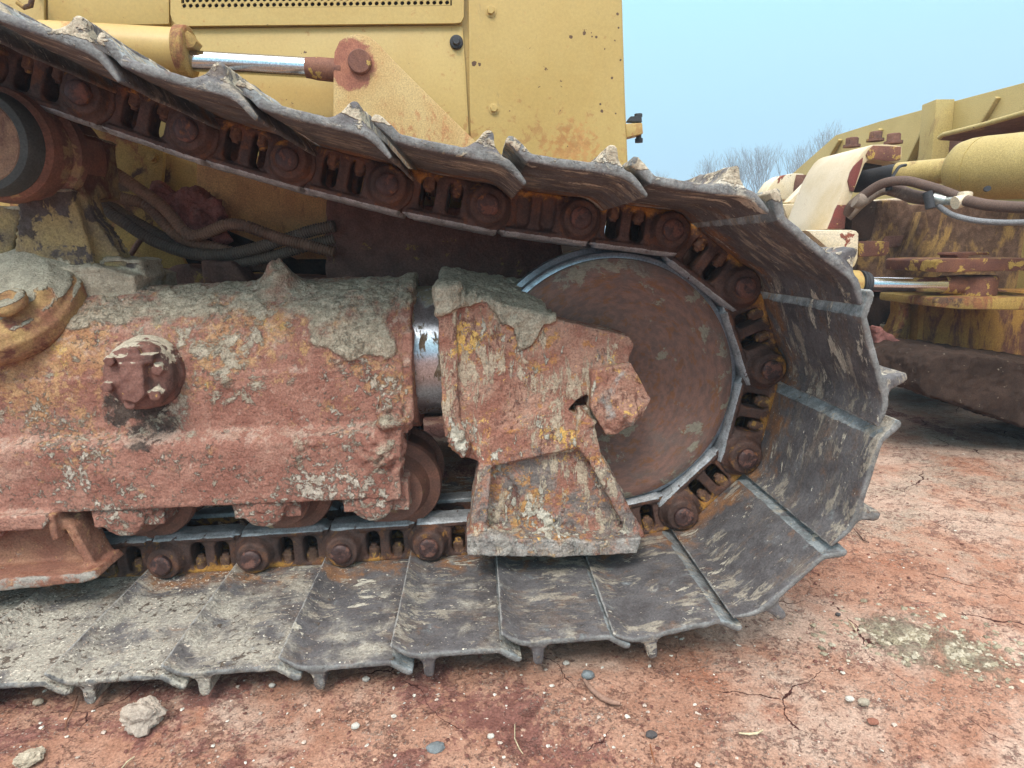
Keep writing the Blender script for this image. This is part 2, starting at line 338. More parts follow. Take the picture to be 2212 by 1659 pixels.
M['idler'] = worn('rusty_idler_disc', (.29, .155, .12), (.20, .12, .10), [
    dict(c1=(.30, .13, .055), c2=(.24, .11, .06), sc=8, th=.52, wd=.1, op=.8),
    dict(c1=(.12, .09, .08), sc=7, th=.53, wd=.16, op=.45),
    dict(c1=(.34, .30, .23), c2=(.27, .23, .17), sc=9.01, th=.58, wd=.04, rr=.72, spot=[(.302, 1.37, .478, .29, .17, .08)], h=.12),
    dict(c1=(.20, .17, .15), c2=(.14, .12, .11), sc=6.01, th=.56, wd=.15, op=.6, spot=[(.302, 1.37, .478, .29, .20, .10)])],
    rough=.62, metal=.1, bump=.12, bsc=140, nsc=12)
# circular scouring of the idler: noise looked up in polar coordinates about its own axle
t = M['idler'].node_tree; tcn = [n for n in t.nodes if n.type == 'TEX_COORD'][0]
geo_s = N(t, 'ShaderNodeSeparateXYZ'); t.links.new(tcn.outputs['Object'], geo_s.inputs[0])
def mth(op, a, b=None):
    n = N(t, 'ShaderNodeMath', operation=op)
    for i, x in enumerate((a, b)):
        if x is None: continue
        if isinstance(x, (int, float)): n.inputs[i].default_value = x
        else: t.links.new(x, n.inputs[i])
    return n.outputs[0]
dx_, dz_ = mth('SUBTRACT', geo_s.outputs[0], .302), mth('SUBTRACT', geo_s.outputs[2], .478)
rad_ = mth('SQRT', mth('ADD', mth('MULTIPLY', dx_, dx_), mth('MULTIPLY', dz_, dz_)))
cmb = N(t, 'ShaderNodeCombineXYZ'); wob = N(t, 'ShaderNodeTexNoise'); wob.name = 'wobble'; wob.inputs['Scale'].default_value = 6; wob.inputs['Detail'].default_value = 6; t.links.new(tcn.outputs['Object'], wob.inputs['Vector'])
t.links.new(mth('ADD', mth('ADD', mth('MULTIPLY', rad_, 5.0), 3.7), mth('MULTIPLY', wob.outputs[0], .14)), cmb.inputs[0])
sc_ = .45
t.links.new(mth('MULTIPLY', mth('DIVIDE', dx_, rad_), sc_), cmb.inputs[1]); t.links.new(mth('MULTIPLY', mth('DIVIDE', dz_, rad_), sc_), cmb.inputs[2])
for n in list(t.nodes):
    if n.type == 'TEX_NOISE' and n.name != 'wobble' and round(n.inputs['Scale'].default_value*100) not in (901, 601):
        n.inputs['Scale'].default_value *= 1.8
        for l in list(n.inputs['Vector'].links): t.links.remove(l)
        t.links.new(cmb.outputs[0], n.inputs['Vector'])
    if n.type == 'VECT_MATH' and n.operation == 'MULTIPLY' : pass
M['steel'] = worn('polished_steel', (.42, .46, .52), (.30, .33, .37), [
    dict(c1=(.13, .09, .07), sc=10, th=.62, wd=.1, op=.7)], rough=.32, metal=.85, bump=.03, nsc=16)
M['chrome'] = worn('chrome_rod', (.66, .68, .72), (.6, .62, .66), [
    dict(c1=(.1, .07, .05), sc=40, th=.72, wd=.03)], rough=.14, metal=1, bump=.004, nsc=6)
M['shaft'] = worn('spotted_chrome_shaft', (.60, .62, .66), (.45, .46, .5), [
    dict(c1=(.16, .11, .07), c2=(.3, .26, .2), sc=26, st=(1.5, 1, .5), th=.545, wd=.04, det=10),
    dict(c1=(.36, .31, .23), c2=(.26, .22, .16), sc=12, th=.66, wd=.1, ax=[('z', .62, .70, .25), ('z', .50, .42, .12)])], rough=.28, metal=.9, bump=.05, nsc=9)
M['rollerrust'] = worn('rusty_roller', (.24, .11, .075), (.16, .08, .06), [
    dict(c1=(.35, .24, .12), c2=(.27, .19, .12), sc=11, th=.60, wd=.05)], rough=.7, metal=.1, bump=.15, nsc=20)
M['seal'] = worn('grey_seal_ring', (.075, .075, .07), (.055, .055, .052), rough=.65, bump=.05)
M['darkplate'] = worn('dark_rust_and_shade', (.15, .08, .064), (.21, .11, .085), [
    dict(c1=(.38, .24, .08), c2=(.28, .17, .06), sc=9, th=.585, wd=.05, rr=.75),
    dict(c1=(.12, .075, .06), sc=22, th=.6, wd=.1)], rough=.9, bump=.8, bsc=70, nsc=18)  # rust crust; doubles as painted shade for shelf, pocket and recess
M['hose'] = worn('corrugated_hose_sleeve', (.34, .205, .14), (.22, .135, .10), [
    dict(c1=(.20, .115, .07), sc=9, th=.52, wd=.15, op=.8)], rough=.75, bump=.1, nsc=7)
M['darkhose'] = worn('dark_hose_sleeve', (.15, .12, .10), (.21, .16, .125), [], rough=.7, bump=.1, nsc=7)
M['hosesmooth'] = worn('brown_rubber_hose', (.12, .075, .058), (.085, .055, .045), [dict(c1=(.2, .15, .12), sc=12, th=.58, wd=.1, op=.6)], rough=.7, bump=.06, nsc=8)
M['cable'] = worn('braided_cable', (.25, .25, .26), (.17, .17, .18), [], rough=.6, bump=.6, bsc=260, metal=.3)
M['zinc'] = worn('zinc_fitting', (.48, .50, .47), (.4, .42, .4), [], rough=.4, metal=.7, bump=.03)
M['black'] = worn('void_shade_black', (.02, .016, .014), (.03, .022, .018), [dict(c1=(.07, .045, .035), sc=7, th=.6, wd=.1)], rough=.95, bump=.3)  # near-black that puts the shade of voids into the colour
M['rubber'] = worn('black_rubber', (.035, .035, .04), (.05, .05, .055), [], rough=.6, bump=.05)
M['greymud'] = worn('grey_dried_mud', GRY, GRY2, [], rough=.95, bump=1.0, bsc=90, nsc=20)
M['clay'] = worn('dark_red_clay', (.32, .135, .115), (.20, .085, .075), [dict(c1=(.36, .18, .15), sc=30, th=.6, wd=.1)], rough=.95, bump=.8, bsc=80, nsc=20)
M['rock'] = worn('pale_clay_rock', (.46, .38, .31), (.34, .285, .24), [], rough=.95, bump=.5, bsc=60, nsc=14)
M['casting'] = worn('muddy_support_casting', (.34, .25, .12), (.20, .15, .095), [
    dict(c1=(.11, .09, .085), c2=(.08, .06, .05), sc=13, th=.53, wd=.04, st=(1, 1, .8)),
    dict(c1=(.10, .045, .035), c2=(.14, .06, .04), sc=14, th=.62, wd=.2, ax=[('z', .86, .98, .30)]),
    dict(c1=GRY, c2=GRY2, sc=10, th=.68, wd=.08, ax=[('z', .84, .74, .3)], attr=('mud', .3), h=.2, g=.8)], rough=.9, bump=.4, bsc=90, nsc=18)

# ------------------------------------------------------------------ ground
def ground():
    xs = np.concatenate([-np.geomspace(400, 1.35, 40), np.arange(-1.3, 2.6, .0085), np.geomspace(2.65, 400, 48)])
    ys = np.concatenate([-np.geomspace(60, .3, 14), np.arange(.35, 2.3, .0085), np.geomspace(2.32, 500, 70)])
    nx, ny = len(xs), len(ys); X, Y = np.meshgrid(xs, ys); p = np.stack([X.ravel(), Y.ravel(), np.zeros(nx*ny)], 1)
    near = np.exp(-np.maximum(np.hypot(p[:, 0]-.6, p[:, 1]-1.2)-2.5, 0)/2)
    z = .006*fbm(p, 2.2, 3, 1)+near*(.0040*fbm(p, 16, 3, 5)+.0026*np.abs(fbm(p, 55, 2, 9)))
    c = G(2000, 1385); d = np.hypot((p[:, 0]-c.x)/.17, (p[:, 1]-c.y)/.12)
    z += near*.009*np.exp(-d*d)*np.clip(.5+1.6*fbm(p, 45, 4, 3), 0, 2)
    z -= .008
    far = np.maximum(np.hypot(p[:, 0], p[:, 1])-40, 0); z += far*.004*fbm(p, .02, 2, 2)
    p[:, 2] = z
    me = bpy.data.meshes.new('ground'); i = np.arange(nx*ny).reshape(ny, nx)
    f = np.stack([i[:-1, :-1], i[:-1, 1:], i[1:, 1:], i[1:, :-1]], -1).reshape(-1, 4)
    me.from_pydata(p.tolist(), [], f.tolist()); me.polygons.foreach_set('use_smooth', [True]*len(f))
    m = worn('red_clay_ground', (.42, .24, .17), (.33, .165, .11), [
        dict(c1=(.50, .36, .285), c2=(.44, .31, .245), sc=2.6, th=.50, wd=.14, op=.85, ax=[('x', .2, .9, .06)]),
        dict(c1=(.38, .15, .085), c2=(.32, .13, .08), sc=3.3, det=10, rr=.75, th=.57, wd=.12, op=.75),
        dict(c1=(.40, .32, .255), c2=(.33, .26, .2), sc=3, det=10, rr=.8, th=.58, wd=.16, op=.7, ax=[('y', 1.2, 1.7, .08), ('x', .8, 1.3, .05)]),
        dict(c1=(.155, .062, .052), c2=(.22, .095, .08), sc=5, det=12, rr=.86, th=.56, wd=.09, op=.88, mod=(1.7, 1.1), ax=[('x', .25, -.6, .14), ('x', .45, .9, -.05), ('y', 1.15, .85, .03)]),
        dict(c1=(.16, .07, .055), c2=(.28, .13, .105), sc=62, det=7, rr=.85, th=.55, wd=.05, op=.7, h=-.3, mod=(9, .3)),
        dict(c1=(.62, .48, .41), c2=(.5, .37, .3), sc=120, det=5, rr=.85, th=.585, wd=.04, op=.85, h=.4, mod=(6, .25)),
        dict(c1=(.30, .255, .18), c2=(.42, .36, .265), sc=22, th=.80, wd=.30, det=12, rr=.85, vsc=110, h=.4, g=1.2, spot=[(c.x, c.y, 0, .03, .20, .40), (c.x+.09, c.y-.07, 0, .01, .13, .24), (c.x-.06, c.y+.05, 0, .01, .10, .2)]),
    ], rough=.95, bump=.9, bsc=75, nsc=7)
    t = m.node_tree; L = t.links.new; b = t.nodes['Principled BSDF']
    tcn = N(t, 'ShaderNodeTexCoord'); nz = N(t, 'ShaderNodeTexNoise'); nz.inputs['Scale'].default_value = 7; nz.inputs['Detail'].default_value = 5; L(tcn.outputs['Object'], nz.inputs['Vector'])
    vm = N(t, 'ShaderNodeVectorMath', operation='MULTIPLY_ADD'); L(nz.outputs['Color'], vm.inputs[0]); vm.inputs[1].default_value = (.13,)*3; L(tcn.outputs['Object'], vm.inputs[2])
    vo = N(t, 'ShaderNodeTexVoronoi', feature='DISTANCE_TO_EDGE', voronoi_dimensions='2D'); vo.inputs['Scale'].default_value = 3.6; L(vm.outputs[0], vo.inputs['Vector'])
    n2 = N(t, 'ShaderNodeTexNoise'); n2.inputs['Scale'].default_value = 5; n2.inputs['Detail'].default_value = 2; L(tcn.outputs['Object'], n2.inputs['Vector'])
    wd = N(t, 'ShaderNodeMapRange'); wd.inputs[1].default_value = .47; wd.inputs[2].default_value = .66; wd.inputs[3].default_value = 0; wd.inputs[4].default_value = .0075; L(n2.outputs[0], wd.inputs[0])
    cr = N(t, 'ShaderNodeMath', operation='LESS_THAN'); L(vo.outputs['Distance'], cr.inputs[0]); L(wd.outputs[0], cr.inputs[1])
    old = b.inputs['Base Color'].links[0].from_socket; mc = N(t, 'ShaderNodeMix', data_type='RGBA'); L(cr.outputs[0], mc.inputs[0]); L(old, mc.inputs[6]); mc.inputs[7].default_value = (.075, .03, .025, 1); L(mc.outputs[2], b.inputs['Base Color'])
    bn = [n for n in t.nodes if n.type == 'BUMP'][0]; oh = bn.inputs['Height'].links[0].from_socket
    ad = N(t, 'ShaderNodeMath', operation='MULTIPLY_ADD'); L(cr.outputs[0], ad.inputs[0]); ad.inputs[1].default_value = -1.6; L(oh, ad.inputs[2]); L(ad.outputs[0], bn.inputs['Height'])
    return tag(new('ground', me, m), kind='structure', label='cracked red clay ground')
ground()

def stone_me(name, r, seed, squash=.6, amp=.35, sub=3, sc=2.2):
    bm = bmesh.new(); bmesh.ops.create_icosphere(bm, subdivisions=sub, radius=1)
    p = np.array([v.co[:] for v in bm.verts]); h = 1+amp*fbm(p, sc, 4, seed)
    p = p*h[:, None]*np.array([1, .8, squash])*r
    for v, q in zip(bm.verts, p): v.co = q
    me = bpy.data.meshes.new(name); bm.to_mesh(me); bm.free(); return me

# small gravel pressed into the clay, uncountable
def scatter(name, n, fn, mats, seed):
    rs = np.random.default_rng(seed); V = []; F = []; MI = []
    base = [(1, 0, 0), (-1, 0, 0), (0, 1, 0), (0, -1, 0), (0, 0, 1), (.7, .7, .4), (-.7, .6, .5), (.6, -.7, .5), (-.6, -.7, .4)]
    tri = [(0, 5, 4), (5, 2, 4), (2, 6, 4), (6, 1, 4), (1, 8, 4), (8, 3, 4), (3, 7, 4), (7, 0, 4), (0, 2, 5), (2, 1, 6), (1, 3, 8), (3, 0, 7)]
    b = np.array(base)
    for i in range(n):
        x, y, r = fn(rs); a = rs.uniform(0, 6.28); q = b*rs.uniform(.7, 1.2, (9, 3))*np.array([r, r*rs.uniform(.55, 1), r*rs.uniform(.35, .8)])
        c, s = math.cos(a), math.sin(a); q = np.stack([q[:, 0]*c-q[:, 1]*s+x, q[:, 0]*s+q[:, 1]*c+y, q[:, 2]], 1)
        k = len(V); V += q.tolist(); F += [(u+k, v+k, w+k) for u, v, w in tri]; MI += [int(rs.integers(len(mats)))]*12
    me = bpy.data.meshes.new(name); p = np.array(V); z = .006*fbm(p*[1, 1, 0], 2.2, 3, 1)-.0065; p[:, 2] += z
    me.from_pydata(p.tolist(), [], F)
    for m_ in mats: me.materials.append(m_)
    me.polygons.foreach_set('material_index', MI)
    return new(name, me, mats[0])
def flat(name, c, r=.9): return worn(name, c, tuple(x*.75 for x in c), [], rough=r, bump=.1, nsc=60)
GM = [flat('white_grit', (.70, .64, .56)), flat('pale_grit', (.62, .50, .42)), flat('pink_grit', (.48, .30, .22)), flat('maroon_grit', (.17, .075, .06)), flat('clay_grit', (.40, .19, .13)), flat('clay_grit_dark', (.22, .1, .08))]
def gfn(rs):
    a = rs.uniform(-.78, .72); d = rs.uniform(.5, 1)**1*2.6+.1 if rs.uniform() < .35 else rs.uniform(.62, 1.45)
    x = d*math.tan(a)*1.0; return x, d, .0010+.0048*rs.uniform()**5
tag(scatter('gravel', 7000, gfn, GM, 3), 'small stones and grit pressed into the red clay', 'gravel', kind='stuff')
pc = G(1990, 1375)
PM = [flat('tan_crumb', (.36, .31, .22)), flat('tan_crumb_dark', (.25, .21, .15)), flat('pale_crumb', (.50, .44, .34))]
def pfn(rs):
    a, d = rs.uniform(0, 6.28), abs(rs.normal())*.075; x, y = d*math.cos(a)*1.25, d*math.sin(a)*.75
    return pc.x+x-.5*y, pc.y+y, .0012+.0085*rs.uniform()**6
tag(scatter('crumbled_soil', 4200, pfn, PM, 5), 'patch of crumbled olive grey soil on the red clay', 'soil', kind='stuff')

def rock(name, px, py, r, mat, label, cat='stone', seed=1, squash=.6, group=None, amp=.3, rz=0, sub=3, sc=2.2, stretch=(1, 1, 1)):
    g = G(px, py); me = stone_me(name, r, seed, squash, amp, sub, sc)
    o = new(name, me, mat); me.polygons.foreach_set('use_smooth', [True]*len(me.polygons)); me.set_sharp_from_angle(angle=R(32))
    o.location = (g.x, g.y, r*squash*.55-.004); o.rotation_euler = (0, 0, rz); o.scale = stretch
    return tag(o, label, cat, group)
rock('mud_clod', 312, 1560, .033, M['rock'], 'pale lumpy clod of dry clay on the ground below the track shoes', 'clod', 4, .85, amp=.5, sub=5, sc=1.8)
blu = flat('blue_grey_stone', (.19, .21, .22), .7); wht = flat('white_stone', (.60, .56, .50)); dgr = flat('dark_stone', (.10, .09, .09)); pnk = flat('red_brown_stone', (.30, .13, .09)); tan_ = flat('tan_stone', (.42, .36, .28))
rock('pebble', 1270, 1459, .0125, blu, 'rounded blue grey pebble just below the grouser of a track shoe', seed=11, squash=.7)
rock('pebble', 941, 1614, .0150, blu, 'flat blue grey stone near the bottom edge, larger than the other grey pebbles', seed=12, squash=.35)
rock('pebble', 1407, 1585, .0095, dgr, 'small angular dark grey stone on the clay', seed=13, squash=.5)
rock('pebble', 768, 1566, .0075, wht, 'small bright white pebble on the cracked clay left of centre', seed=14)
rock('pebble', 2122, 1277, .010, blu, 'dark pebble at the far right edge of the olive soil patch', seed=15, squash=.5) if False else None
rock('pebble', 1866, 1516, .0095, tan_, 'round tan pebble below the olive soil patch', seed=16, squash=.7)
rock('pebble', 1836, 1507, .0075, wht, 'white oval pebble left of a round tan pebble', seed=17, squash=.5)
rock('pebble', 1886, 1556, .0095, pnk, 'pale pink flake of stone below the round tan pebble', seed=18, squash=.4)
rock('pebble', 1060, 1470 if False else 1588, .0062, wht, 'tiny white pebble beside a dry stalk', seed=19)
rock('pebble', 587, 1478, .006, wht, 'white pebble lying close under the shoe edge, left of centre', seed=20)
rock('pebble', 790, 1465, .007, wht, 'chalky white pebble close under the fourth shoe', seed=21)
rock('pebble', 1223, 1430, .006, wht, 'small pale pebble in the shade of the shoe gap', seed=22)
rock('pebble', 1810, 1325, .006, dgr, 'small dark stone left of the olive soil patch', seed=23)
rock('pebble', 82, 1515, .009, tan_, 'grey brown pebble at the left under the first shoe', seed=24)
rock('mud_clod', 62, 1640, .020, M['greymud'], 'crumbly grey mud clod in the bottom left corner', 'clod', 31, .5, amp=.6, sub=4)
rock('mud_clod', 80, 1625, .012, M['greymud'], 'small grey mud crumb beside the bottom left clod', 'clod', 32, .5, amp=.6, sub=4)
# bark, straw
def strip(name, pts, rad, mat, label, cat):
    q = [G(x, y)+Vector((0, 0, rad*.8-.003+.0015*math.sin(i*1.7))) for i, (x, y) in enumerate(pts)]
    n = len(q); rr = [rad*(.35+.65*math.sin(math.pi*(i+.6)/(n+.2))) for i in range(n)]
    b_ = MB(); b_.tube(q, rr, 7); return tag(new(name, b_.mesh(name, 60), mat), label, cat)
bark = flat('bark', (.33, .2, .15)); straw = flat('straw', (.60, .50, .33)); stick = flat('dark_twig', (.13, .075, .06))
strip('bark_piece', [(1262, 1470), (1278, 1492), (1300, 1508), (1322, 1517), (1340, 1522)], .0055, bark, 'curved piece of reddish bark lying right of the blue grey pebble', 'bark')
strip('straw', [(1596, 1582), (1618, 1586), (1635, 1582), (1648, 1574)], .0022, straw, 'pale bent straw lying on the clay in the lower right', 'straw')
strip('straw', [(1112, 1562), (1112, 1595), (1122, 1615), (1130, 1625)], .0011, straw, 'thin bent dry stalk standing out near the bottom centre', 'straw')
strip('straw', [(1834, 1340), (1842, 1350), (1850, 1362)], .0016, straw, 'short pale straw at the left edge of the olive soil patch', 'straw')
strip('twig', [(1846, 1143), (1856, 1155), (1866, 1166), (1878, 1170)], .0020, stick, 'short dark twig right of the lowest bent track shoe corner', 'twig')
strip('straw', [(262, 1658), (275, 1645), (290, 1632)], .0015, straw, 'pale straw near the bottom edge, left side', 'straw')
strip('twig', [(1404, 1605), (1408, 1625), (1414, 1645)], .0014, flat('rusty_twig', (.35, .14, .07)), 'thin rusty brown twig near the bottom edge, right of centre', 'twig')
strip('twig', [(167, 1502), (158, 1530), (143, 1555), (140, 1572)], .0014, flat('brown_root', (.28, .13, .08)), 'thin reddish root under the leftmost visible grouser', 'twig')

# ------------------------------------------------------------------ the bulldozer
D = bpy.data.objects.new('bulldozer', None); COL.objects.link(D); D.location = (0, 1.46, 0)
tag(D, 'muddy rusty yellow bulldozer filling the picture, seen at its front track', 'bulldozer')
YC = 1.46
bpy.context.view_layer.update()

# ---- track link (local: x along chain from pin to pin, z outward to the shoe, y across)
def disc(c, r, y0, y1, n=28): return ([(c[0]+r*math.cos(2*math.pi*i/n), c[1]+r*math.sin(2*math.pi*i/n)) for i in range(n)], y0, y1)
def link_mb(side, solid=False):
    s = 1 if side < 0 else -1
    def y(a, b): return (a, b) if s > 0 else (-b, -a)
    m = MB()
    def bx(x0, x1, ya, yb, z0, z1):
        a, b = y(ya, yb); m.box(x0, x1, a, b, z0, z1)
    def dc(c, r, ya, yb): o, _, _ = disc(c, r, 0, 0); a, b = y(ya, yb); m.prism(o, a, b)
    a, b = y(-.090, -.030)
    for (ya, yb, z0) in ((-.076, -.032, -.0560), (-.082, -.032, -.0530), (-.087, -.032, -.0485)):
        a, b = y(ya, yb); m.box(.044, .230, a, b, z0, -.038)
    bx(.030, .222, -.080, -.030, .034, .0425)                      # pad for the shoe
    bx(.032, .062, -.078, -.032, -.05, .04)
    bx(.094, .1175, -.082, -.032, -.05, .04)                      # web between the windows
    bx(.1495, .205, -.082, -.034, -.048, .040)
    for x_, q_ in ((.061, 1), (.095, -1), (.1165, 1), (.1505, -1)):  # rounded window corners
        for z_, w_ in ((-.0335, 1), (.035, -1)):
            a, b = y(-.079, -.034); m.prism([(x_, z_), (x_+.013*q_, z_), (x_+.0045*q_, z_+.0045*w_), (x_, z_+.013*w_)], a, b)
    bx(.055, .16, -.080, -.034, -.05, -.0325)
    if solid: bx(.05, .18, -.072, -.034, -.05, .04)
    dc((.203, -.002), .051, -.086, -.046)
    for q_ in range(6): dc((.203, -.001+.0002*q_), .0455-.0018*q_, -.088-.0045*q_, -.05)
    a, b = y(-.044, -.010); o, _, _ = disc((0, 0), .044, 0, 0); m.prism(o, a, b)
    bx(.0, .06, -.062, -.030, -.034, .034)
    return m
LD = [(.0016, 30, 3), (.0007, 110, 2)]
ML_near = cast(link_mb(-1), 'track_link', .0032, LD); ML_far = cast(link_mb(1), 'track_link_far', .005, LD)
ML_solid = cast(link_mb(-1, True), 'track_link_clogged', .0032, LD)
m = MB()
m.lathe((0, -.124, 0), (0, 1, 0), [(.0010, .0), (.0, .006), (.0, .017), (.0015, .0205), (.0045, .0232), (.03, .0232), (.2, .0232), (.247, .0232), (.25, .018)], 28)
m.lathe((0, -.045, 0), (0, 1, 0), [(0, .033), (.09, .033)], 24)
ME_pin = m.mesh('pin', 40)
def bolt_me():
    m = MB(); m.hexa((0, 0, .036), (0, 0, -1), .0148, .026); m.cyl((0, 0, .02), (0, 0, .003), .0085, .0075, 14); m.cyl((0, 0, .037), (0, 0, .031), .0158, n=18)
    return cast(m, 'bolt', .0018, [(.0008, 90, 2)])
ME_bolt = bolt_me()

# ---- track shoe
def shoe_me(k, top=False):
    inn = [(.010, .0665), (.016, .0655), (.048, .0435), (.054, .0425), (.10, .0415), (.20, .0425), (.214, .0398), (.230, .0315), (.249, .0195)]
    th0 = .0145 if top else .0118; outl = []
    for i, (x, z) in enumerate(inn):
        th = th0*(.42 if i == len(inn)-1 else .75 if i == len(inn)-2 else .8 if i == 0 else 1)
        a = inn[max(i-1, 0)]; b = inn[min(i+1, len(inn)-1)]; dx, dz = b[0]-a[0], b[1]-a[1]; l = math.hypot(dx, dz); outl.append((x-dz/l*th, z+dx/l*th))
    m = MB()
    g = [(.150, .048), (.166, .056), (.172, .066), (.1745, .092), (.178, .098), (.189, .098), (.1925, .092), (.195, .066), (.201, .056), (.214, .048)]
    if top: g = [(.138, .050), (.158, .062), (.168, .072), (.173, .084), (.178, .089), (.187, .089), (.191, .082), (.194, .070), (.203, .060), (.216, .046)]
    # the plate and the grouser are two overlapping solids, joined by the voxel skin
    N_ = 30; pts = inn+outl[::-1]
    m.prism(pts, -.45, .45); m.prism(g, -.447, .447)
    me = cast(m, 'track_shoe', .0037)
    n = len(me.vertices); c = np.empty(n*3); me.vertices.foreach_get('co', c); c = c.reshape(-1, 3); nr = np.empty(n*3); me.vertices.foreach_get('normal', nr); nr = nr.reshape(-1, 3)
    c2 = c+nr*(.0011*fbm(c, 26, 3, 40+k)+.0005*fbm(c, 120, 2, 50+k))[:, None]
    edge = sst(-c[:, 1], .30, .45)
    c2[:, 2] += edge*(.0045*vn(c, (9, 0, 0), 60+k)+[.0, .004, -.003][k])       # bent rim
    c2[:, 2] += .003*vn(c, (6, 5, 0), 70+k)*sst(np.abs(c[:, 1]), .12, .3)
    c2[:, 1] += -np.sign(c[:, 1])*.003*np.abs(vn(c, (22, 0, 22), 80+k))*sst(np.abs(c[:, 1]), .43, .45)
    c2[:, 2] -= sst(c[:, 2], .082, .098)*.006*(.5+.5*vn(c, (0, 11, 0), 90+k))
    if top: c2[:, 2] += .004*np.clip(fbm(c, 30, 3, 95+k), 0, 1)*sst(c[:, 2], .05, .06)*(nr[:, 2] > .2)
    me.vertices.foreach_set('co', c2.ravel()); me.update()
    return me
SH = [shoe_me(k) for k in range(3)]; SHT = [shoe_me(k, True) for k in range(3)]

pins = [(-1.325, .52), (-1.135, .448), (-.943, .378), (-.751, .308), (-.558, .238), (-.368, .180), (-.172, .128), (.032, .083), (.227, .053), (.424, .024), (.589, -.101), (.660, -.288), (.616, -.496), (.471, -.634), (.272, -.672), (.070, -.678), (-.131, -.681), (-.332, -.685), (-.536, -.689), (-.737, -.692), (-.939, -.694), (-1.141, -.694), (-1.343, -.694)]
pins = [(x, z+CAM_Z) for x, z in pins]
for i in range(len(pins)-1):
    (x0, z0), (x1, z1) = pins[i], pins[i+1]; L_ = math.hypot(x1-x0, z1-z0); th = -math.atan2(z1-z0, x1-x0); sc = L_/.203
    loc = Vector((x0, YC, z0))-D.location
    low = i >= 13
    och = [0, 0, 0, 0, 0, 0, 0, 0, .1, .2, .6, 1, 1, 1, 1, 1, 1, 1, 1, 1, 1, 1, 1][i]
    dst = {13: .08, 14: .15, 15: .38, 16: .5, 17: .8, 18: 1.0, 19: 1.15, 20: 1.25, 21: 1.25}.get(i, 0.0)
    for far in (0, 1):
        me = (ML_far if far else (ML_solid if i == 7 else ML_near))
        o = new('track_link', me, M['link'], D, loc=loc, rot=(0, th, 0)); o['ochre'] = och
        o.scale = (sc, 1, 1)
        if not far:
            tag(o, ['blackened rust track link', 'ochre stained rusty track link'][int(och > .4)])
            p_ = new('pin', ME_pin, M['pin'], o, loc=(.203, 0, 0))
        for bx_ in (.078, .135):
            if i == 7 and not far: continue
            b_ = new('bolt', ME_bolt, M['bolt'], o, loc=(bx_, (.055 if far else -.0635), .001)); b_['ochre'] = och; b_.rotation_euler = (0, 0, random.uniform(0, 1))
    if i == 14: loc = loc+Vector((0, 0, .009))
    s_ = new('track_shoe', (SHT if i <= 9 else SH)[(i*2+i//3) % 3], M['shoe'], D, loc=loc, rot=(0, th+random.uniform(-.006, .006), 0)); s_['dust'] = dst; s_['caked'] = float(i <= 9)
    s_.scale = (sc, 1, 1)
    tag(s_, 'dust covered grey track shoe with grit' if dst > .6 else 'scraped dark steel track shoe')

# ---- idler wheel
IC = (.302, .478)
m = MB()
m.lathe((IC[0], 1.372, IC[1]), (0, 1, 0), [(.032, .0), (.03, .05), (.022, .09), (.014, .16), (.006, .20), (.000, .255), (.003, .272), (.012, .283), (.022, .286), (.15, .286), (.17, .2)], 128)
idl = new('idler_wheel', m.mesh('idler_wheel', 30), M['idler'], D)
tag(idl, 'rust brown idler wheel with scoured face')
m = MB(); m.lathe((IC[0], 1.384, IC[1]), (0, 1, 0), [(.008, .280), (.008, .289), (.012, .2965), (.045, .2985), (.05, .31), (.098, .31), (.103, .2985), (.14, .2965), (.145, .27)], 128, False)
new('rim', m.mesh('rim', 30), M['steel'], idl)

# ---- track frame
FX1 = -.142
def yz(c, r, a0, a1, n): return [(c[0]+r*math.cos(a0+(a1-a0)*i/n), c[1]+r*math.sin(a0+(a1-a0)*i/n)) for i in range(n+1)]
m = MB()
tube_o = yz((1.47, .556), .170, 0, 2*math.pi, 36)[:-1]
m.xprism(tube_o, -1.6, FX1)
m.xprism([(1.60, .60), (1.60, .40), (1.296, .415), (1.296, .548), (1.302, .556), (1.33, .60)], -1.6, FX1-.004)
m.xprism([(1.60, .43), (1.60, .285), (1.285, .273), (1.262, .276), (1.262, .408), (1.268, .419), (1.292, .430)], -1.6, P(862, 1000, 1.265).x)
m.prism(O([(872, 720), (889, 720), (893, 900), (880, 935), (866, 935)], 1.285), 1.283, 1.5)     # end flange
m.xprism(yz((1.47, .556), .177, 0, 2*math.pi, 40)[:-1], FX1-.018, FX1+.003)
m.prism(O([(822, 862), (858, 850), (868, 880), (862, 1080), (832, 1085)], 1.262), 1.262, 1.33)
m.prism(O([(-300, 1125), (105, 1108), (112, 1122), (100, 1140), (-300, 1160)], 1.25), 1.238, 1.40)
m.prism(O([(872, 775), (890, 780), (895, 905), (872, 930)], 1.28), 1.274, 1.36)
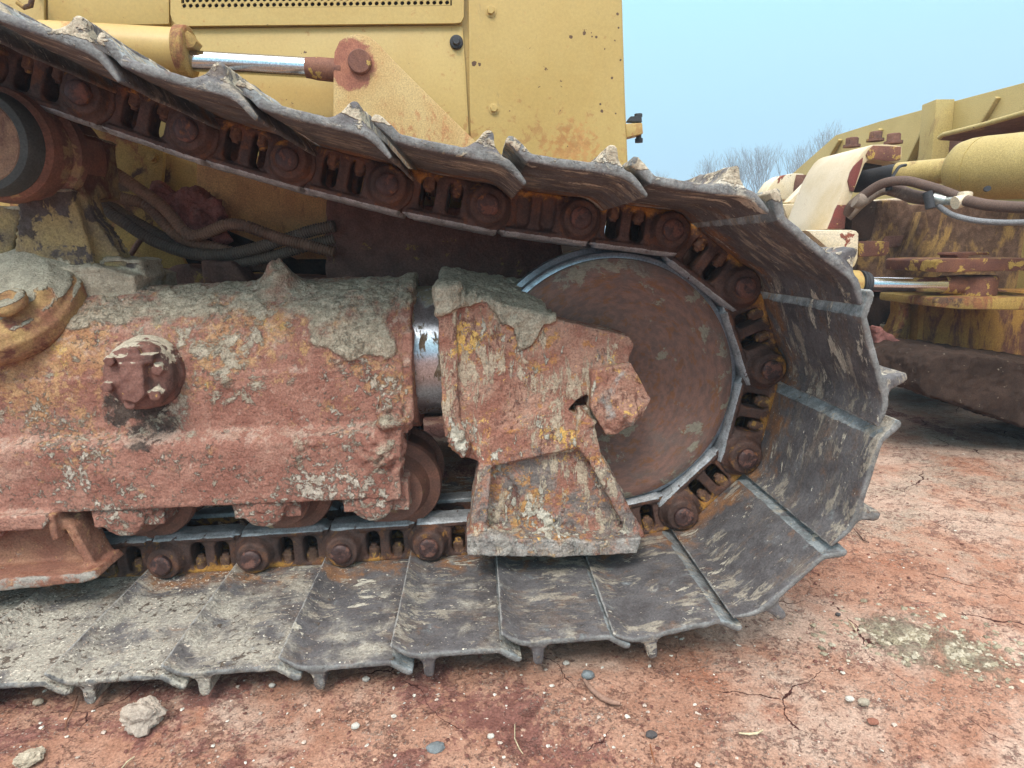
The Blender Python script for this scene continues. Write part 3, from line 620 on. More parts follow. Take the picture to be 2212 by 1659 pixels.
def frame_mud(c, n):
    x, y, z = c.T; up_ = n[:, 2]
    xm = P(700, 600, 1.4).x
    n1 = fbm(c, 7, 4, 21); n2 = fbm(c, 28, 3, 22); n3 = fbm(c, 85, 3, 23)
    top = sst(z+.035*n1+.02*n2, .625, .675)
    # thick draped slab right of the middle, thin in between
    hang = sst(z+.04*n1+.02*n2, .565, .60)*sst(x, P(610, 0, 1.4).x-.01, P(640, 0, 1.4).x)*(1-sst(x+.3*(z-.6), P(800, 0, 1.4).x, P(850, 0, 1.4).x))
    left = sst(z+.03*n1, .60, .64)*(1-sst(x, -1.05, -.80))
    mud = np.clip(np.maximum(np.maximum(top, hang), left)*sst(y, 2, 1)*1.0, 0, 1)*(up_ > -.2)
    h = mud*(.002+.007*sst(x, -.62, -.48)+.004*n1+.009*n2+.006*n3)
    sx_, sy_, sz_ = P(596, 575, 1.42); d = np.sqrt(((x-sx_)/.032)**2+((z-.72)/.05)**2+((y-sy_)/.04)**2)
    h += np.exp(-d**2)*.045*(1+.6*n2)*(up_ > .3)
    mud = np.maximum(mud, .6*np.exp(-d))
    crust = sst(n2+.4*n1, .12, .3)*(1-mud); h += crust*.0014+.0016*n3
    for px, py, r, a in ((842, 900, .032, .016), (830, 985, .036, .02), (655, 960, .03, .01), (475, 830, .02, .008), (720, 790, .02, .01)):
        q = P(px, py, 1.27); d = np.sqrt((x-q.x)**2+(z-q.z)**2)/r; e_ = np.exp(-d**2)*(y < 1.35); h += e_*a*.75*np.clip(.6+1.6*n2+1.3*n3, 0, 2); mud = np.maximum(mud, e_*.55)
    return mud, h
fr = new('track_frame', cast(m, 'track_frame', .004, [(.0008, 20, 3)], frame_mud), M['frame'], D)
tag(fr, 'track frame caked in red and grey mud')
# lower left guide guard with a sunken pocket
m = MB(); m.prism(O([(-300, 1150), (103, 1112), (150, 1125), (215, 1242), (190, 1250), (-300, 1275)], 1.262), 1.300, 1.335)
m.prism(O([(96, 1108), (122, 1108), (132, 1162), (120, 1168), (112, 1140)], 1.255), 1.245, 1.31)
m.prism(O([(128, 1120), (160, 1140), (217, 1240), (196, 1246)], 1.262), 1.262, 1.33)
m.prism(O([(-300, 1258), (0, 1247), (150, 1237), (205, 1232), (216, 1244), (190, 1252), (0, 1272), (-300, 1285)], 1.235), 1.222, 1.33)
M['guard'] = worn('rust_red_guard', (.25, .115, .08), (.33, .17, .11), [
    dict(c1=(.24, .10, .065), sc=14, th=.53, wd=.1, rr=.78), dict(c1=(.5, .3, .14), sc=30, th=.57, wd=.08, rr=.78, op=.7), dict(c1=(.33, .30, .265), c2=(.25, .215, .19), sc=16, th=.66, wd=.1, ax=[('y', 1.24, 1.224, .26)]),
    dict(c1=(.44, .40, .33), sc=26, th=.66, wd=.03, h=.4)], rough=.9, bump=.5, bsc=90, nsc=16)
new('guide_guard', cast(m, 'guide_guard', .004, [(.002, 22, 3), (.001, 90, 2)]), M['guard'], D)

# pivot cap with its mud coat
c = P(290, 816, 1.245); m = MB()
m.lathe((c.x, 1.31, c.z), (0, -1, 0), [(0, .076), (.022, .074), (.026, .070), (.05, .068), (.060, .062), (.064, .050), (.065, .0)], 40)
for k in range(6):
    a = k*math.pi/3+.3; m.hexa((c.x+.052*math.cos(a), 1.247, c.z+.052*math.sin(a)), (0, -1, 0), .0125, .014)
m.prism(O([(262, 785), (312, 782), (318, 850), (300, 870), (268, 862)], 1.235), 1.226, 1.26)
m.prism(O([(250, 770), (335, 765), (330, 785), (260, 790)], 1.235), 1.230, 1.26)
M['cap'] = worn('maroon_cap', (.16, .07, .055), (.23, .11, .085), [dict(c1=(.5, .3, .1), sc=22, th=.63, wd=.04), dict(c1=(.10, .055, .045), sc=9, th=.54, wd=.1), dict(c1=GRY, sc=14, th=.66, wd=.05, up=.28, h=.3)], rough=.7, bump=.3, nsc=20)
new('pivot_cap', cast(m, 'pivot_cap', .0028, [(.003, 26, 3), (.0020, 80, 3)]), M['cap'], fr)

# carrier roller foot, clamp cap, support casting
m = MB(); c = P(8, 660, 1.37); ax = Vector((0, -.62, .78)).normalized()
m.lathe(c-ax*.03, ax, [(0, .150), (.018, .158), (.045, .156), (.052, .146), (.060, .142), (.066, .128), (.078, .11), (.083, .05), (.084, 0)], 56)
q = c+ax*.052+Vector((.075, -.055, -.035)); m.lathe(q, ax, [(0, .034), (.012, .034), (.018, .028), (.018, .018), (.010, .014), (.010, 0)], 24)
def capmud(c, n):
    n1 = fbm(c, 14, 3, 31); n2 = fbm(c, 60, 3, 32); u_ = sst(n[:, 2], .35, .75); return u_*.95, u_*(.004+.006*n1+.003*n2)
M['footcap'] = worn('yellow_brown_foot', (.42, .27, .12), (.26, .12, .075), [dict(c1=(.17, .07, .05), sc=12, th=.52, wd=.1), dict(c1=(.40, .36, .28), c2=(.3, .27, .21), sc=12, th=.72, wd=.08, attr=('mud', .45), h=.2, g=.8)], rough=.85, bump=.3, nsc=14)
new('roller_foot_cap', cast(m, 'roller_foot_cap', .0038, [(.0015, 30, 3)], capmud), M['footcap'], fr)
m = MB()
m.prism(O([(62, 415), (165, 415), (185, 470), (215, 570), (250, 625), (20, 620), (45, 540)], 1.44), 1.42, 1.52)
m.prism(O([(138, 400), (168, 380), (200, 470), (262, 560), (300, 600), (170, 620)], 1.45), 1.45, 1.50)
m.prism(O([(40, 385), (165, 290), (178, 420), (60, 440)], 1.45), 1.46, 1.60)
m.prism(O([(-40, 575), (262, 582), (315, 600), (320, 640), (-40, 660)], 1.45), 1.40, 1.60)
m.prism(O([(230, 560), (305, 565), (322, 600), (240, 605)], 1.45), 1.44, 1.54)
m.prism(O([(-200, 445), (60, 455), (40, 540), (20, 620), (-200, 600)], 1.55), 1.53, 1.58)
def cmud(c, n): n1 = fbm(c, 14, 3, 31); n2 = fbm(c, 60, 3, 32); u_ = sst(n[:, 2]+.4*n1, .25, .6); return u_, u_*(.006+.007*n1+.004*n2)
new('roller_support', cast(m, 'roller_support', .0046, [(.003, 14, 3), (.001, 70, 2)], cmud), M['casting'], fr)
c = P(-22, 309, 1.33)
m = MB(); m.lathe((c.x, 1.29, c.z), (0, 1, 0), [(.012, 0), (.012, .05), (.016, .062), (.010, .070), (.004, .076), (.006, .080)], 64)
M['rollercap'] = worn('ochre_roller_cap', (.27, .16, .10), (.18, .095, .065), [dict(c1=(.14, .075, .055), sc=14, th=.5, wd=.1)], rough=.8, bump=.4, nsc=20)
cr = new('carrier_roller', MB().lathe((c.x, 1.30, c.z), (0, 1, 0), [(.035, .084), (.035, .100), (.045, .108), (.07, .110), (.08, .100), (.12, .100), (.128, .112), (.15, .114), (.16, .100), (.24, .100)], 72).mesh('carrier_roller', 30), M['rollerrust'], D)
new('end_cap', m.mesh('end_cap', 40), M['rollercap'], cr)
new('seal_ring', MB().lathe((c.x, 1.294, c.z), (0, 1, 0), [(.0, .079), (.002, .092), (.012, .098), (.042, .099), (.042, .079)], 64, False).mesh('seal_ring', 30), M['seal'], cr)

# track rollers
for px, py in ((320, 1078), (620, 1060), (855, 1046), (20, 1092)):
    c = P(px, py, 1.39); cz = .256
    ro = new('track_roller', MB().lathe((c.x, 1.335, cz), (0, 1, 0), [(0, .04), (0, .066), (.03, .072), (.045, .080), (.052, .104), (.060, .107), (.072, .107), (.078, .095), (.12, .093), (.17, .093), (.175, .107), (.19, .107)], 64).mesh('track_roller', 30), M['rollerrust'], D)
    q = P(px-62, py, 1.27); m = MB(); z0 = cz
    qx = P(px-50, py+50, 1.28).x; qz = P(px-50, py+45, 1.28).z
    m.lathe((qx, 1.268, qz+.012), (0, 1, 0), [(0, .030), (.006, .046), (.09, .048)], 32)
    m.box(qx-.062, qx+.062, 1.275, 1.34, qz+.012, qz+.06)
    m.box(qx-.060, qx-.03, 1.272, 1.34, qz-.012, qz+.05); m.box(qx+.042, qx+.078, 1.285, 1.36, qz-.016, qz+.05)
    m.lathe((qx, 1.264, qz+.014), (0, 1, 0), [(0, .012), (.01, .016)], 6)
    new('end_collar', cast(m, 'end_collar', .0034, [(.003, 30, 3), (.0016, 80, 3)]), M['frame'], ro)

# recoil shaft and yoke
c = (1.47, .558)
sh = MB().lathe((FX1-.15, c[0], c[1]), (1, 0, 0), [(0, .150), (.4, .150)], 96)
new('recoil_shaft', sh.mesh('recoil_shaft', 30), M['shaft'], D)
m = MB()
YF = 1.272
body = [(947, 628), (958, 618), (985, 640), (1060, 655), (1200, 690), (1360, 727), (1370, 745), (1358, 778), (1290, 810), (1275, 850), (1248, 862), (1212, 905), (1232, 925), (1268, 945), (1275, 970), (1100, 1000), (1030, 995), (1000, 985), (962, 935), (955, 860)]
m.prism(O(body, YF), YF, 1.365)
m.prism(O([(945, 622), (984, 622), (986, 700), (992, 900), (1012, 975), (998, 985), (975, 950), (958, 900), (950, 760)], YF), YF-.014, 1.60)   # rear flange
m.prism(O([(985, 655), (1100, 672), (1200, 695), (1190, 740), (990, 740)], YF), YF+.01, 1.40)
# rounded top of the yoke runs back over the chain
m.xprism(yz((1.47, .558), .158, 0, 2*math.pi, 30)[:-1], P(955, 0, YF).x, P(1010, 0, YF).x)
m.prism(O([(950, 640), (1180, 680), (1150, 760), (955, 800)], YF), YF+.02, 1.50, 0, .045)
# step between body and leg
m.prism(O([(1020, 965), (1195, 868), (1260, 905), (1262, 960), (1040, 1010)], YF), YF-.010, 1.33)
# leg: sunken panel, two ribs, foot
m.prism(O([(1040, 990), (1270, 930), (1345, 1060), (1380, 1165), (1015, 1185)], YF), YF+.012, 1.345)
m.prism(O([(1036, 1000), (1062, 1000), (1056, 1085), (1042, 1178), (1010, 1178), (1022, 1080)], YF-.02), YF-.028, 1.34)
m.prism(O([(1248, 880), (1275, 900), (1300, 985), (1392, 1155), (1372, 1166), (1345, 1130), (1275, 1000), (1245, 960)], YF-.01), YF-.020, 1.34)
m.prism(O([(1008, 1160), (1040, 1158), (1300, 1168), (1385, 1158), (1375, 1192), (1200, 1200), (1010, 1197)], YF-.045), YF-.052, 1.36)
# block on the nose
m.prism(O([(1278, 800), (1362, 783), (1405, 862), (1385, 898), (1330, 938), (1308, 938), (1275, 880)], YF-.02), YF-.026, 1.33)
m.prism(O([(1310, 868), (1352, 850), (1385, 890), (1330, 930), (1308, 915)], YF-.03), YF-.033, 1.30)
def ymud(c, n):
    x, y, z = c.T; n1 = fbm(c, 9, 3, 41); n2 = fbm(c, 32, 3, 42); n3 = fbm(c, 90, 3, 43)
    def ln(pts):                                      # lower boundary of the mud as a polyline in x
        X = [P(a, b, YF).x for a, b in pts]; Z = [P(a, b, YF).z for a, b in pts]; return np.interp(x, X, Z)
    zb = ln([(940, 690), (985, 665), (1050, 650), (1080, 690), (1110, 705), (1122, 755), (1150, 745), (1175, 700), (1200, 690), (1215, 640), (1400, 600)])
    mud = sst(z-zb+.010*n1+.008*n2, -.004, .006)
    mud = mud*(x < P(1205, 0, YF).x+.01); h = mud*(.009+.005*n2+.003*n3)
    gone = sst(z, P(0, 700, YF).z+.05, P(0, 690, YF).z+.06)
    for px, py, r, a in ((1345, 895, .022, .009), (1320, 880, .02, .006), (995, 945, .026, .014), (1262, 905, .02, .012), (1195, 1135, .028, .010), (1340, 1145, .018, .008), (1060, 1130, .022, .010), (1330, 1090, .015, .006), (1010, 640, .03, .012)):
        q = P(px, py, YF); d = np.sqrt((x-q.x)**2+(z-q.z)**2)/r; e_ = np.exp(-d**2)*(y < 1.34); h += e_*a*.75*np.clip(.6+1.6*n2+1.3*n3, 0, 2); mud = np.maximum(mud, e_*.35)
    h += .0014*sst(n2+.4*n1, .1, .3)+.0016*n3
    return mud, h
yk = new('idler_yoke', cast(m, 'idler_yoke', .0033, [(.0012, 18, 3), (.0008, 60, 2)], ymud), M['yoke'], D)
tag(yk, 'idler yoke with guiding leg, caked in red mud')

# black plate painted as the shade behind the rollers, and inner structure
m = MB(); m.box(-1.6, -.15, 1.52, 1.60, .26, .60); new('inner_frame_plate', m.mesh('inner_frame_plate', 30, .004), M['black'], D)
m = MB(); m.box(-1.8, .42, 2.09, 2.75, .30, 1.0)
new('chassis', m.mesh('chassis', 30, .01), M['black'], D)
# the other track, seen only as darkness and a sliver of shoes behind
m = MB(); m.box(-1.8, .62, 2.95, 3.75, .02, .10); m.box(-1.7, .4, 3.2, 3.5, .1, .75); m.lathe((.302, 3.25, .478), (0, 1, 0), [(0, .36), (.2, .36)], 48)
new('far_track', m.mesh('far_track', 30, .005), M['mudsteel_shade'], D)

# ---- hood
HY = 2.05
def plate(name, pts, Y, th, mat, parent, bev=.004, **k):
    m = MB(); m.prism(O(pts, Y), Y, Y+th); o = new(name, m.mesh(name, 35, bev), mat, parent); return o
hood = plate('hood', [(-400, -400), (1344, -400), (1344, 0), (1350, 200), (1357, 372), (1357, 480), (-400, 480)], HY+.012, .6, M['hood'], D, .003)
tag(hood, 'faded yellow engine hood')
def rounded(x0, y0, x1, y1, r, n=5):
    o = []
    for cx, cy, a in ((x1-r, y0+r, -90), (x1-r, y1-r, 0), (x0+r, y1-r, 90), (x0+r, y0+r, 180)):
        for i in range(n+1): q = R(a+90*i/n); o.append((cx+r*math.cos(q), cy+r*math.sin(q)))
    return o
lowd = plate('side_door', [(398, 62), (992, 54), (1000, 60), (1006, 150), (1012, 268), (1016, 420), (404, 430)], HY, .011, M['hood'], D, .003)
plate('side_door', [(312, 62), (392, 60), (398, 430), (312, 430)], HY, .011, M['hood'], D, .003)
plate('side_door', [(134, 62), (308, 62), (308, 430), (134, 430)], HY, .011, M['hood'], D, .003)
fp = plate('front_panel', [(1008, -400), (1342, -400), (1342, 0), (1348, 200), (1354, 372), (1354, 470), (1022, 470), (1014, 200)], HY-.002, .013, M['hood'], D, .003)
# grille door: rounded frame with real round holes
gy = HY-.014
def grille():
    m = MB(); x0, x1 = 392, 975
    # bottom strip, side strips, holes band
    m.prism(O([(372, 44), (368, 30), (368, -400), (391, -400), (391, 19), (976, 12), (976, -400), (1002, -400), (1002, 36), (996, 48), (985, 50), (385, 56)], gy), gy, gy+.012)
    n = 42; N8 = 12
    for row in range(3):
        for i in range(n):
            sh_ = .5 if row % 2 else 0
            cx = 398+(i+sh_)*13.85; yy = lambda x: 12.5-7.2*(x-403)/562-row*11.6
            cy = yy(cx); cell = [(cx-6.93, cy+6.2), (cx-6.93, cy-5.4), (cx+6.93, cy-5.4), (cx+6.93, cy+6.2)]
            hole = [(cx+4.5*math.cos(2*math.pi*k/N8+math.pi/4*3), cy-4.5*math.sin(2*math.pi*k/N8+math.pi/4*3)) for k in range(N8)]
            # cell ring: each corner owns a quarter of the hole
            H_ = [P(a, b, gy) for a, b in hole]; B_ = [h+Vector((0, .004, 0)) for h in H_]
            # corners in order: top-left, top-right ... matching hole start angle 135 deg going clockwise in picture
            C_ = [P(*cell[1], gy), P(*cell[0], gy), P(*cell[3], gy), P(*cell[2], gy)]
            v = C_+H_+B_; f = []
            q = N8//4
            for s_ in range(4):
                for k in range(q):
                    a = 4+(s_*q+k); b = 4+((s_*q+k+1) % N8); f.append((s_, a, b)); f.append((a, a+N8, 4+N8+((s_*q+k+1) % N8), b))
                f.append((s_, 4+((s_*q+q) % N8), (s_+1) % 4))
            m.add(v, f)
    return m
gm = grille(); gr = new('grille_door', gm.mesh('grille_door'), M['hood'], D)
new('grille_backing', MB().prism(O([(385, 25), (980, 20), (980, -100), (385, -100)], gy+.009), gy+.0095, gy+.011).mesh('grille_backing'), M['black'], gr)  # black sheet painted as the shade behind the holes
plate('hood_latch_panel', [(-400, -100), (95, -100), (95, 50), (128, 60), (-400, 60)], HY-.004, .014, M['hood'], D, .004)
plate('hood_strip', [(100, -100), (365, -100), (365, 52), (104, 56)], HY-.002, .012, M['hood'], D, .003)
m = MB(); m.tube([P(38, 5, 1.99), P(52, 16, 1.99), P(66, 12, 1.99), P(70, -8, 1.99), P(68, -40, 2.04)], .007, 8); new('tow_hook', m.mesh('tow_hook', 60), M['oldyel'], hood)
for px, py in ((1060, 24), (1067, 235)):
    c = P(px, py, HY-.002); m = MB(); m.lathe(c, (0, -1, 0), [(0, .017), (.002, .017), (.003, .010)], 20); m.hexa(c+Vector((0, -.002, 0)), (0, -1, 0), .0115, .010)
    new('bolt', m.mesh('bolt', 30), M['hood'], fp)
c = P(986, 92, HY); m = MB(); m.lathe(c, (0, -1, 0), [(0, .020), (.006, .020), (.010, .017), (.011, .010), (.013, .011), (.022, .009)], 24)
new('door_latch', m.mesh('door_latch', 40), M['rubber'], lowd)
# hinge on the right edge
m = MB(); a = P(1352, 284, 2.07)
m.prism(O([(1350, 268), (1386, 266), (1388, 290), (1352, 298)], 2.07), 2.06, 2.12)
hg = new('hinge', m.mesh('hinge', 30, .004), M['hood'], hood)
m = MB(); c0, c1 = P(1379, 246, 2.09), P(1380, 308, 2.09); m.cyl(c0, c1, .0085, n=14); m.cyl(c0, c0-Vector((0, 0, .010)), .0125, n=6); m.cyl(c1+Vector((0, 0, .012)), c1, .0125, n=14)
m.prism(O([(1355, 262), (1362, 252), (1385, 251), (1386, 264)], 2.08), 2.075, 2.105)
new('hinge_pin', m.mesh('hinge_pin', 30), M['rubber'], hg)

# cylinder bracket plate with pin
bro = [(719, 420), (720, 150), (722, 112), (733, 88), (752, 76), (775, 72), (797, 78), (815, 92), (850, 130), (930, 210), (1040, 318), (1120, 400), (1120, 470), (700, 470)]
M['bracket'] = worn('rust_bled_bracket', (.48, .31, .13), (.52, .37, .17), [
    dict(c1=(.46, .22, .10), c2=(.38, .17, .08), sc=40, st=(1, 1, .5), th=.58, wd=.1, op=.75, ax=[('z', 1.22, 1.08, .09)]),
    dict(c1=(.36, .15, .095), c2=(.28, .11, .075), sc=14, det=9, rr=.75, th=.68, wd=.14, spot=[(P(765, 138, 1.9).x, 1.9, P(765, 138, 1.9).z, .035, .10, .36), (P(740, 165, 1.9).x, 1.9, P(740, 165, 1.9).z, .01, .08, .14)])], rough=.65, bump=.12, nsc=10)
bk = plate('cylinder_bracket', bro, 1.90, .035, M['bracket'], D, .004)
c = P(778, 135, 1.90); m = MB(); m.lathe(c, (0, -1, 0), [(-.1, .032), (.012, .032), (.016, .029), (.0165, 0)], 32); new('pin', m.mesh('pin', 30), M['purplerust'], bk)
plate('cylinder_bracket', bro, 1.80 if False else 2.00, .02, M['oldyel'], D, .004)
# lift cylinder
a, b = P(100, 96, 1.93), P(398, 112, 1.93)
lc = new('lift_cylinder', MB().cyl(a, b, .0585, n=48).mesh('lift_cylinder', 30), M['cylyel'], D)
d = (b-a).normalized(); m = MB(); m.lathe(b-d*.012, d, [(0, .062), (.002, .066), (.028, .066), (.032, .060), (.034, .03)], 40)
m.prism(O([(388, 92), (408, 68), (428, 92), (420, 104), (392, 108)], 1.90), 1.89, 1.93)
new('gland', m.mesh('gland', 30, .001), M['oldyel'], lc)
e0 = P(408, 131, 1.93); e1 = P(662, 146, 1.93); e2 = P(722, 152, 1.93)
new('rod', MB().cyl(e0, e1, .0268, n=40).mesh('rod', 30), M['chrome'], lc)
new('rod_eye', MB().lathe(e1, e2-e1, [(0, .027), (.012, .0275), (.03, .0300), (.10, .0310)], 32).mesh('rod_eye', 30), M['purplerust'], lc)

# side plates below the hood
plate('side_plate', [(424, 330), (720, 345), (720, 560), (640, 560), (424, 470)], 1.93, .02, M['orangeplate'], D)
pl = plate('lower_side_plate', [(165, 260), (352, 300), (352, 360), (348, 400), (330, 425), (420, 610), (20, 620), (20, 300), (120, 250)], 1.96, .02, M['oldyel'], D)
tag(pl, 'olive yellow side plate with bolts')
plate('lower_side_plate', [(352, 330), (424, 340), (424, 470), (400, 460), (352, 420)], 2.0, .02, M['oldyel'], D)
for px, py in ((329, 340), (236, 462), (246, 428)):
    m = MB(); c = P(px, py, 1.958); m.hexa(c, (0, -1, 0), .0125, .012); m.lathe(c, (0, -1, 0), [(0, .017), (.003, .016)], 18); new('bolt', m.mesh('bolt', 30), M['oldyel'], pl)
m = MB(); m.tube([P(305, 515, 1.93), P(276, 560, 1.93)], .008, 8); new('stay_rod', m.mesh('stay_rod', 60), M['darkplate'], D)
m = MB(); m.prism(O([(704, 430), (1200, 460), (1230, 640), (704, 640)], 1.78), 1.78, 2.0)
def crust(c, n): h = fbm(c, 40, 4, 77); return sst(h, 0, .4), .004*h+.006*np.maximum(fbm(c, 16, 3, 78), 0)
new('equalizer_housing', cast(m, 'equalizer_housing', .0065, [], crust), M['darkplate'], D)
m = MB(); m.prism(O([(40, 560), (420, 590), (704, 600), (704, 680), (40, 680)], 1.85), 1.85, 2.0); m.lathe(P(400, 640, 1.85), (0, 1, 0), [(0, .09), (.1, .09)], 32)
m.prism(O([(430, 560), (500, 565), (560, 640), (440, 640)], 1.75), 1.75, 1.85)
new('cross_member', cast(m, 'cross_member', .008, [(.004, 20, 3)]), M['darkplate'], D)

# hoses
def spline(pts, step):
    pts = [Vector(p) for p in pts]; out_ = []
    Q = [pts[0]*2-pts[1]]+pts+[pts[-1]*2-pts[-2]]
    for i in range(1, len(Q)-2):
        a, b, c_, d_ = Q[i-1:i+3]; n = max(2, int((c_-b).length/step))
        for k in range(n):
            t_ = k/n; out_.append(.5*((2*b)+(c_-a)*t_+(2*a-5*b+4*c_-d_)*t_*t_+(-a+3*b-3*c_+d_)*t_**3))
    out_.append(pts[-1]); return out_
def zc(x, y): return (109.7+x*.2977, 307.2+y*.2977)
def hose(pts, Ys, r, mat, name='hydraulic_hose', rib=.15, pitch=.0068, label=None):
    q = [P(*zc(x, y), Y) for (x, y), Y in zip(pts, Ys)]; s_ = spline(q, pitch/4); s2 = [s_[0]]
    for v in s_:
        if (v-s2[-1]).length >= pitch/4*.95: s2.append(v)
    rr = [r*(1+rib*(1 if (i % 4) in (0, 1) else -1)) for i in range(len(s2))]
    o = new(name, MB().tube(s2, rr, 16).mesh(name, 75), mat, D)
    if label: tag(o, label)
    return o
def lin(a, b, n): return [a+(b-a)*i/(n-1) for i in range(n)]
pA = [(120, 60), (225, 130), (330, 150), (450, 215), (560, 285), (680, 370), (790, 450), (880, 540), (960, 640), (1040, 680), (1150, 650), (1280, 600), (1400, 605), (1530, 650), (1700, 710), (1850, 745), (2060, 800)]
hose(pA, lin(1.80, 1.74, len(pA)), .0140, M['hose'], label='brown corrugated hose, the uppermost')
pB = [(150, 120), (250, 220), (300, 310), (400, 380), (540, 410), (680, 450), (780, 540), (870, 640), (960, 700), (1060, 735), (1180, 760), (1290, 790), (1500, 840)]
hose(pB, lin(1.84, 1.80, len(pB)), .0132, M['hose'], label='brown corrugated hose running beneath the uppermost')
pC = [(200, 300), (310, 400), (430, 510), (560, 600), (700, 690), (830, 750), (980, 800), (1120, 820), (1300, 810), (1450, 780), (1600, 735), (1750, 690), (1900, 640), (2060, 610)]
hose(pC, lin(1.80, 1.76, len(pC)), .0142, M['darkhose'], label='black corrugated hose sagging lowest')
pD = [(1050, 800), (1200, 855), (1400, 865), (1600, 830), (1800, 770), (2060, 700)]
hose(pD, lin(1.80, 1.78, len(pD)), .0132, M['darkhose'])
hose([(180, 260), (300, 350), (420, 440), (540, 530), (680, 610), (820, 690), (960, 770), (1100, 790)], lin(1.88, 1.84, 8), .0125, M['darkhose'])
hose([(1000, 740), (1120, 790), (1260, 830), (1420, 890), (1600, 900)], lin(1.86, 1.84, 5), .0125, M['hose'])
# red clay lumps resting behind the hoses
def clod(name, pts, Y, r, label, seed):
    m = MB()
    for (x, y), rr in pts:
        c = P(x, y, Y); b = bmesh.new(); bmesh.ops.create_icosphere(b, subdivisions=3, radius=rr); bmesh.ops.translate(b, verts=b.verts, vec=c)
        m.add([v.co[:] for v in b.verts], [tuple(v.index for v in f.verts) for f in b.faces]); b.free()
    o = new(name, cast(m, name, .004, [(.026, 24, 4), (.010, 70, 3), (.004, 160, 2)]), M['clay']); tag(o, label, 'clay lump'); return o
clod('clay_clump', [((372, 445), .05), ((405, 452), .055), ((440, 470), .055), ((455, 460), .04), ((430, 430), .035), ((400, 480), .05), ((360, 425), .03)], 1.86, 0, 'dark red crumbly clay lump lodged behind the corrugated hoses', 5)
clod('clay_clump', [((478, 525), .016), ((486, 520), .014)], 1.82, 0, 'small red clay piece sitting where the hoses cross', 6)

# ------------------------------------------------------------------ blade and push frame at the right
def za(x, y): return (1623.9+x*.2659, 164.6+y*.2659)
def zb(x, y): return (1843.3+x*.16666, 548.6+y*.16666)
BX = 2.5
def bp(x, y, X=BX): return PX(x, y, X)
# blade plate: slab in the plane X = BX
edge = [bp(1805, 292), bp(1900, 262), bp(2010, 232), bp(2110, 205), bp(2212, 178), Vector((BX, 1.25, bp(2212, 178).z-.01)), Vector((BX, 1.25, .22)), Vector((BX, bp(1640, 560).y, .22)), bp(1640, 560), bp(1650, 428), bp(1700, 385)]
m = MB(); n = len(edge); v = [(p_.x, p_.y, p_.z) for p_ in edge]+[(p_.x+.03, p_.y, p_.z) for p_ in edge]
m.add(v, [tuple(range(n)), tuple(range(2*n-1, n-1, -1))]+[(i, (i+1) % n, (i+1) % n+n, i+n) for i in range(n)])
blade = new('blade', m.mesh('blade', 30, .006), M['bladeyel'], D); tag(blade, 'back of the yellow dozer blade')
def rib(pts, w, dep, name='rib', mat='bladeyel', X=BX):
    m = MB(); a, b = [bp(x, y, X-dep) for x, y in pts]; d = (b-a).normalized(); s_ = Vector((1, 0, 0)).cross(d).normalized()*w/2
    v = []
    for q in (a, b):
        for sg in (-1, 1):
            for dx in (dep, 0): v.append(q+s_*sg+Vector((dx, 0, 0)))
    m.add(v, [(0, 1, 3, 2), (4, 6, 7, 5), (0, 4, 5, 1), (2, 3, 7, 6), (0, 2, 6, 4), (1, 5, 7, 3)])
    return new(name, m.mesh(name, 30, .004), M[mat], blade)
rib([za(1440, 210), za(1400, 720)], .105, .10, 'post')
rib([za(1375, 440), za(1230, 740)], .018, .05)
rib([za(703, 515), za(630, 640)], .016, .03); rib([za(1030, 430), za(985, 490)], .016, .03)
rib([za(1978, 170), za(1840, 400)], .016, .025)
# projecting shelf and the pocket under it, their shade put into dark colour
m = MB()
top = [za(1530, 495), za(1560, 468), za(1840, 400), za(2212, 292), za(2500, 210)]
Bv = [bp(*q, 2.22) for q in top]; A = [p_+Vector((.30, .10, .0)) for p_ in Bv]
v = A+Bv+[q-Vector((0, 0, .014)) for q in A]+[q-Vector((0, 0, .014)) for q in Bv]; k = len(A)
f = []
for i in range(k-1):
    f += [(i, i+1, k+i+1, k+i), (2*k+i, 3*k+i, 3*k+i+1, 2*k+i+1), (k+i, k+i+1, 3*k+i+1, 3*k+i), (i, 2*k+i, 2*k+i+1, i+1)]
f += [(0, k, 3*k, 2*k), (k-1, 3*k-1, 4*k-1, 2*k-1)]
m.add(v, f); shf = new('shelf', m.mesh('shelf', 30), M['darkplate'], blade)
m = MB(); m.tube([q+Vector((-.004, 0, -.004)) for q in Bv], .011, 8); new('lip', m.mesh('lip', 60), M['bladeyel'], shf)
m = MB(); q = [bp(*za(1530, 500)), bp(*za(1640, 720)), bp(*za(2500, 720)), bp(*za(2500, 240))]
m.add([p_+Vector((-.01, 0, 0)) for p_ in q]+[p_+Vector((-.004, 0, 0)) for p_ in q], [(0, 1, 2, 3), (7, 6, 5, 4), (0, 4, 5, 1), (1, 5, 6, 2), (2, 6, 7, 3), (3, 7, 4, 0)])
new('pocket_shade', m.mesh('pocket_shade'), M['darkplate'], blade)

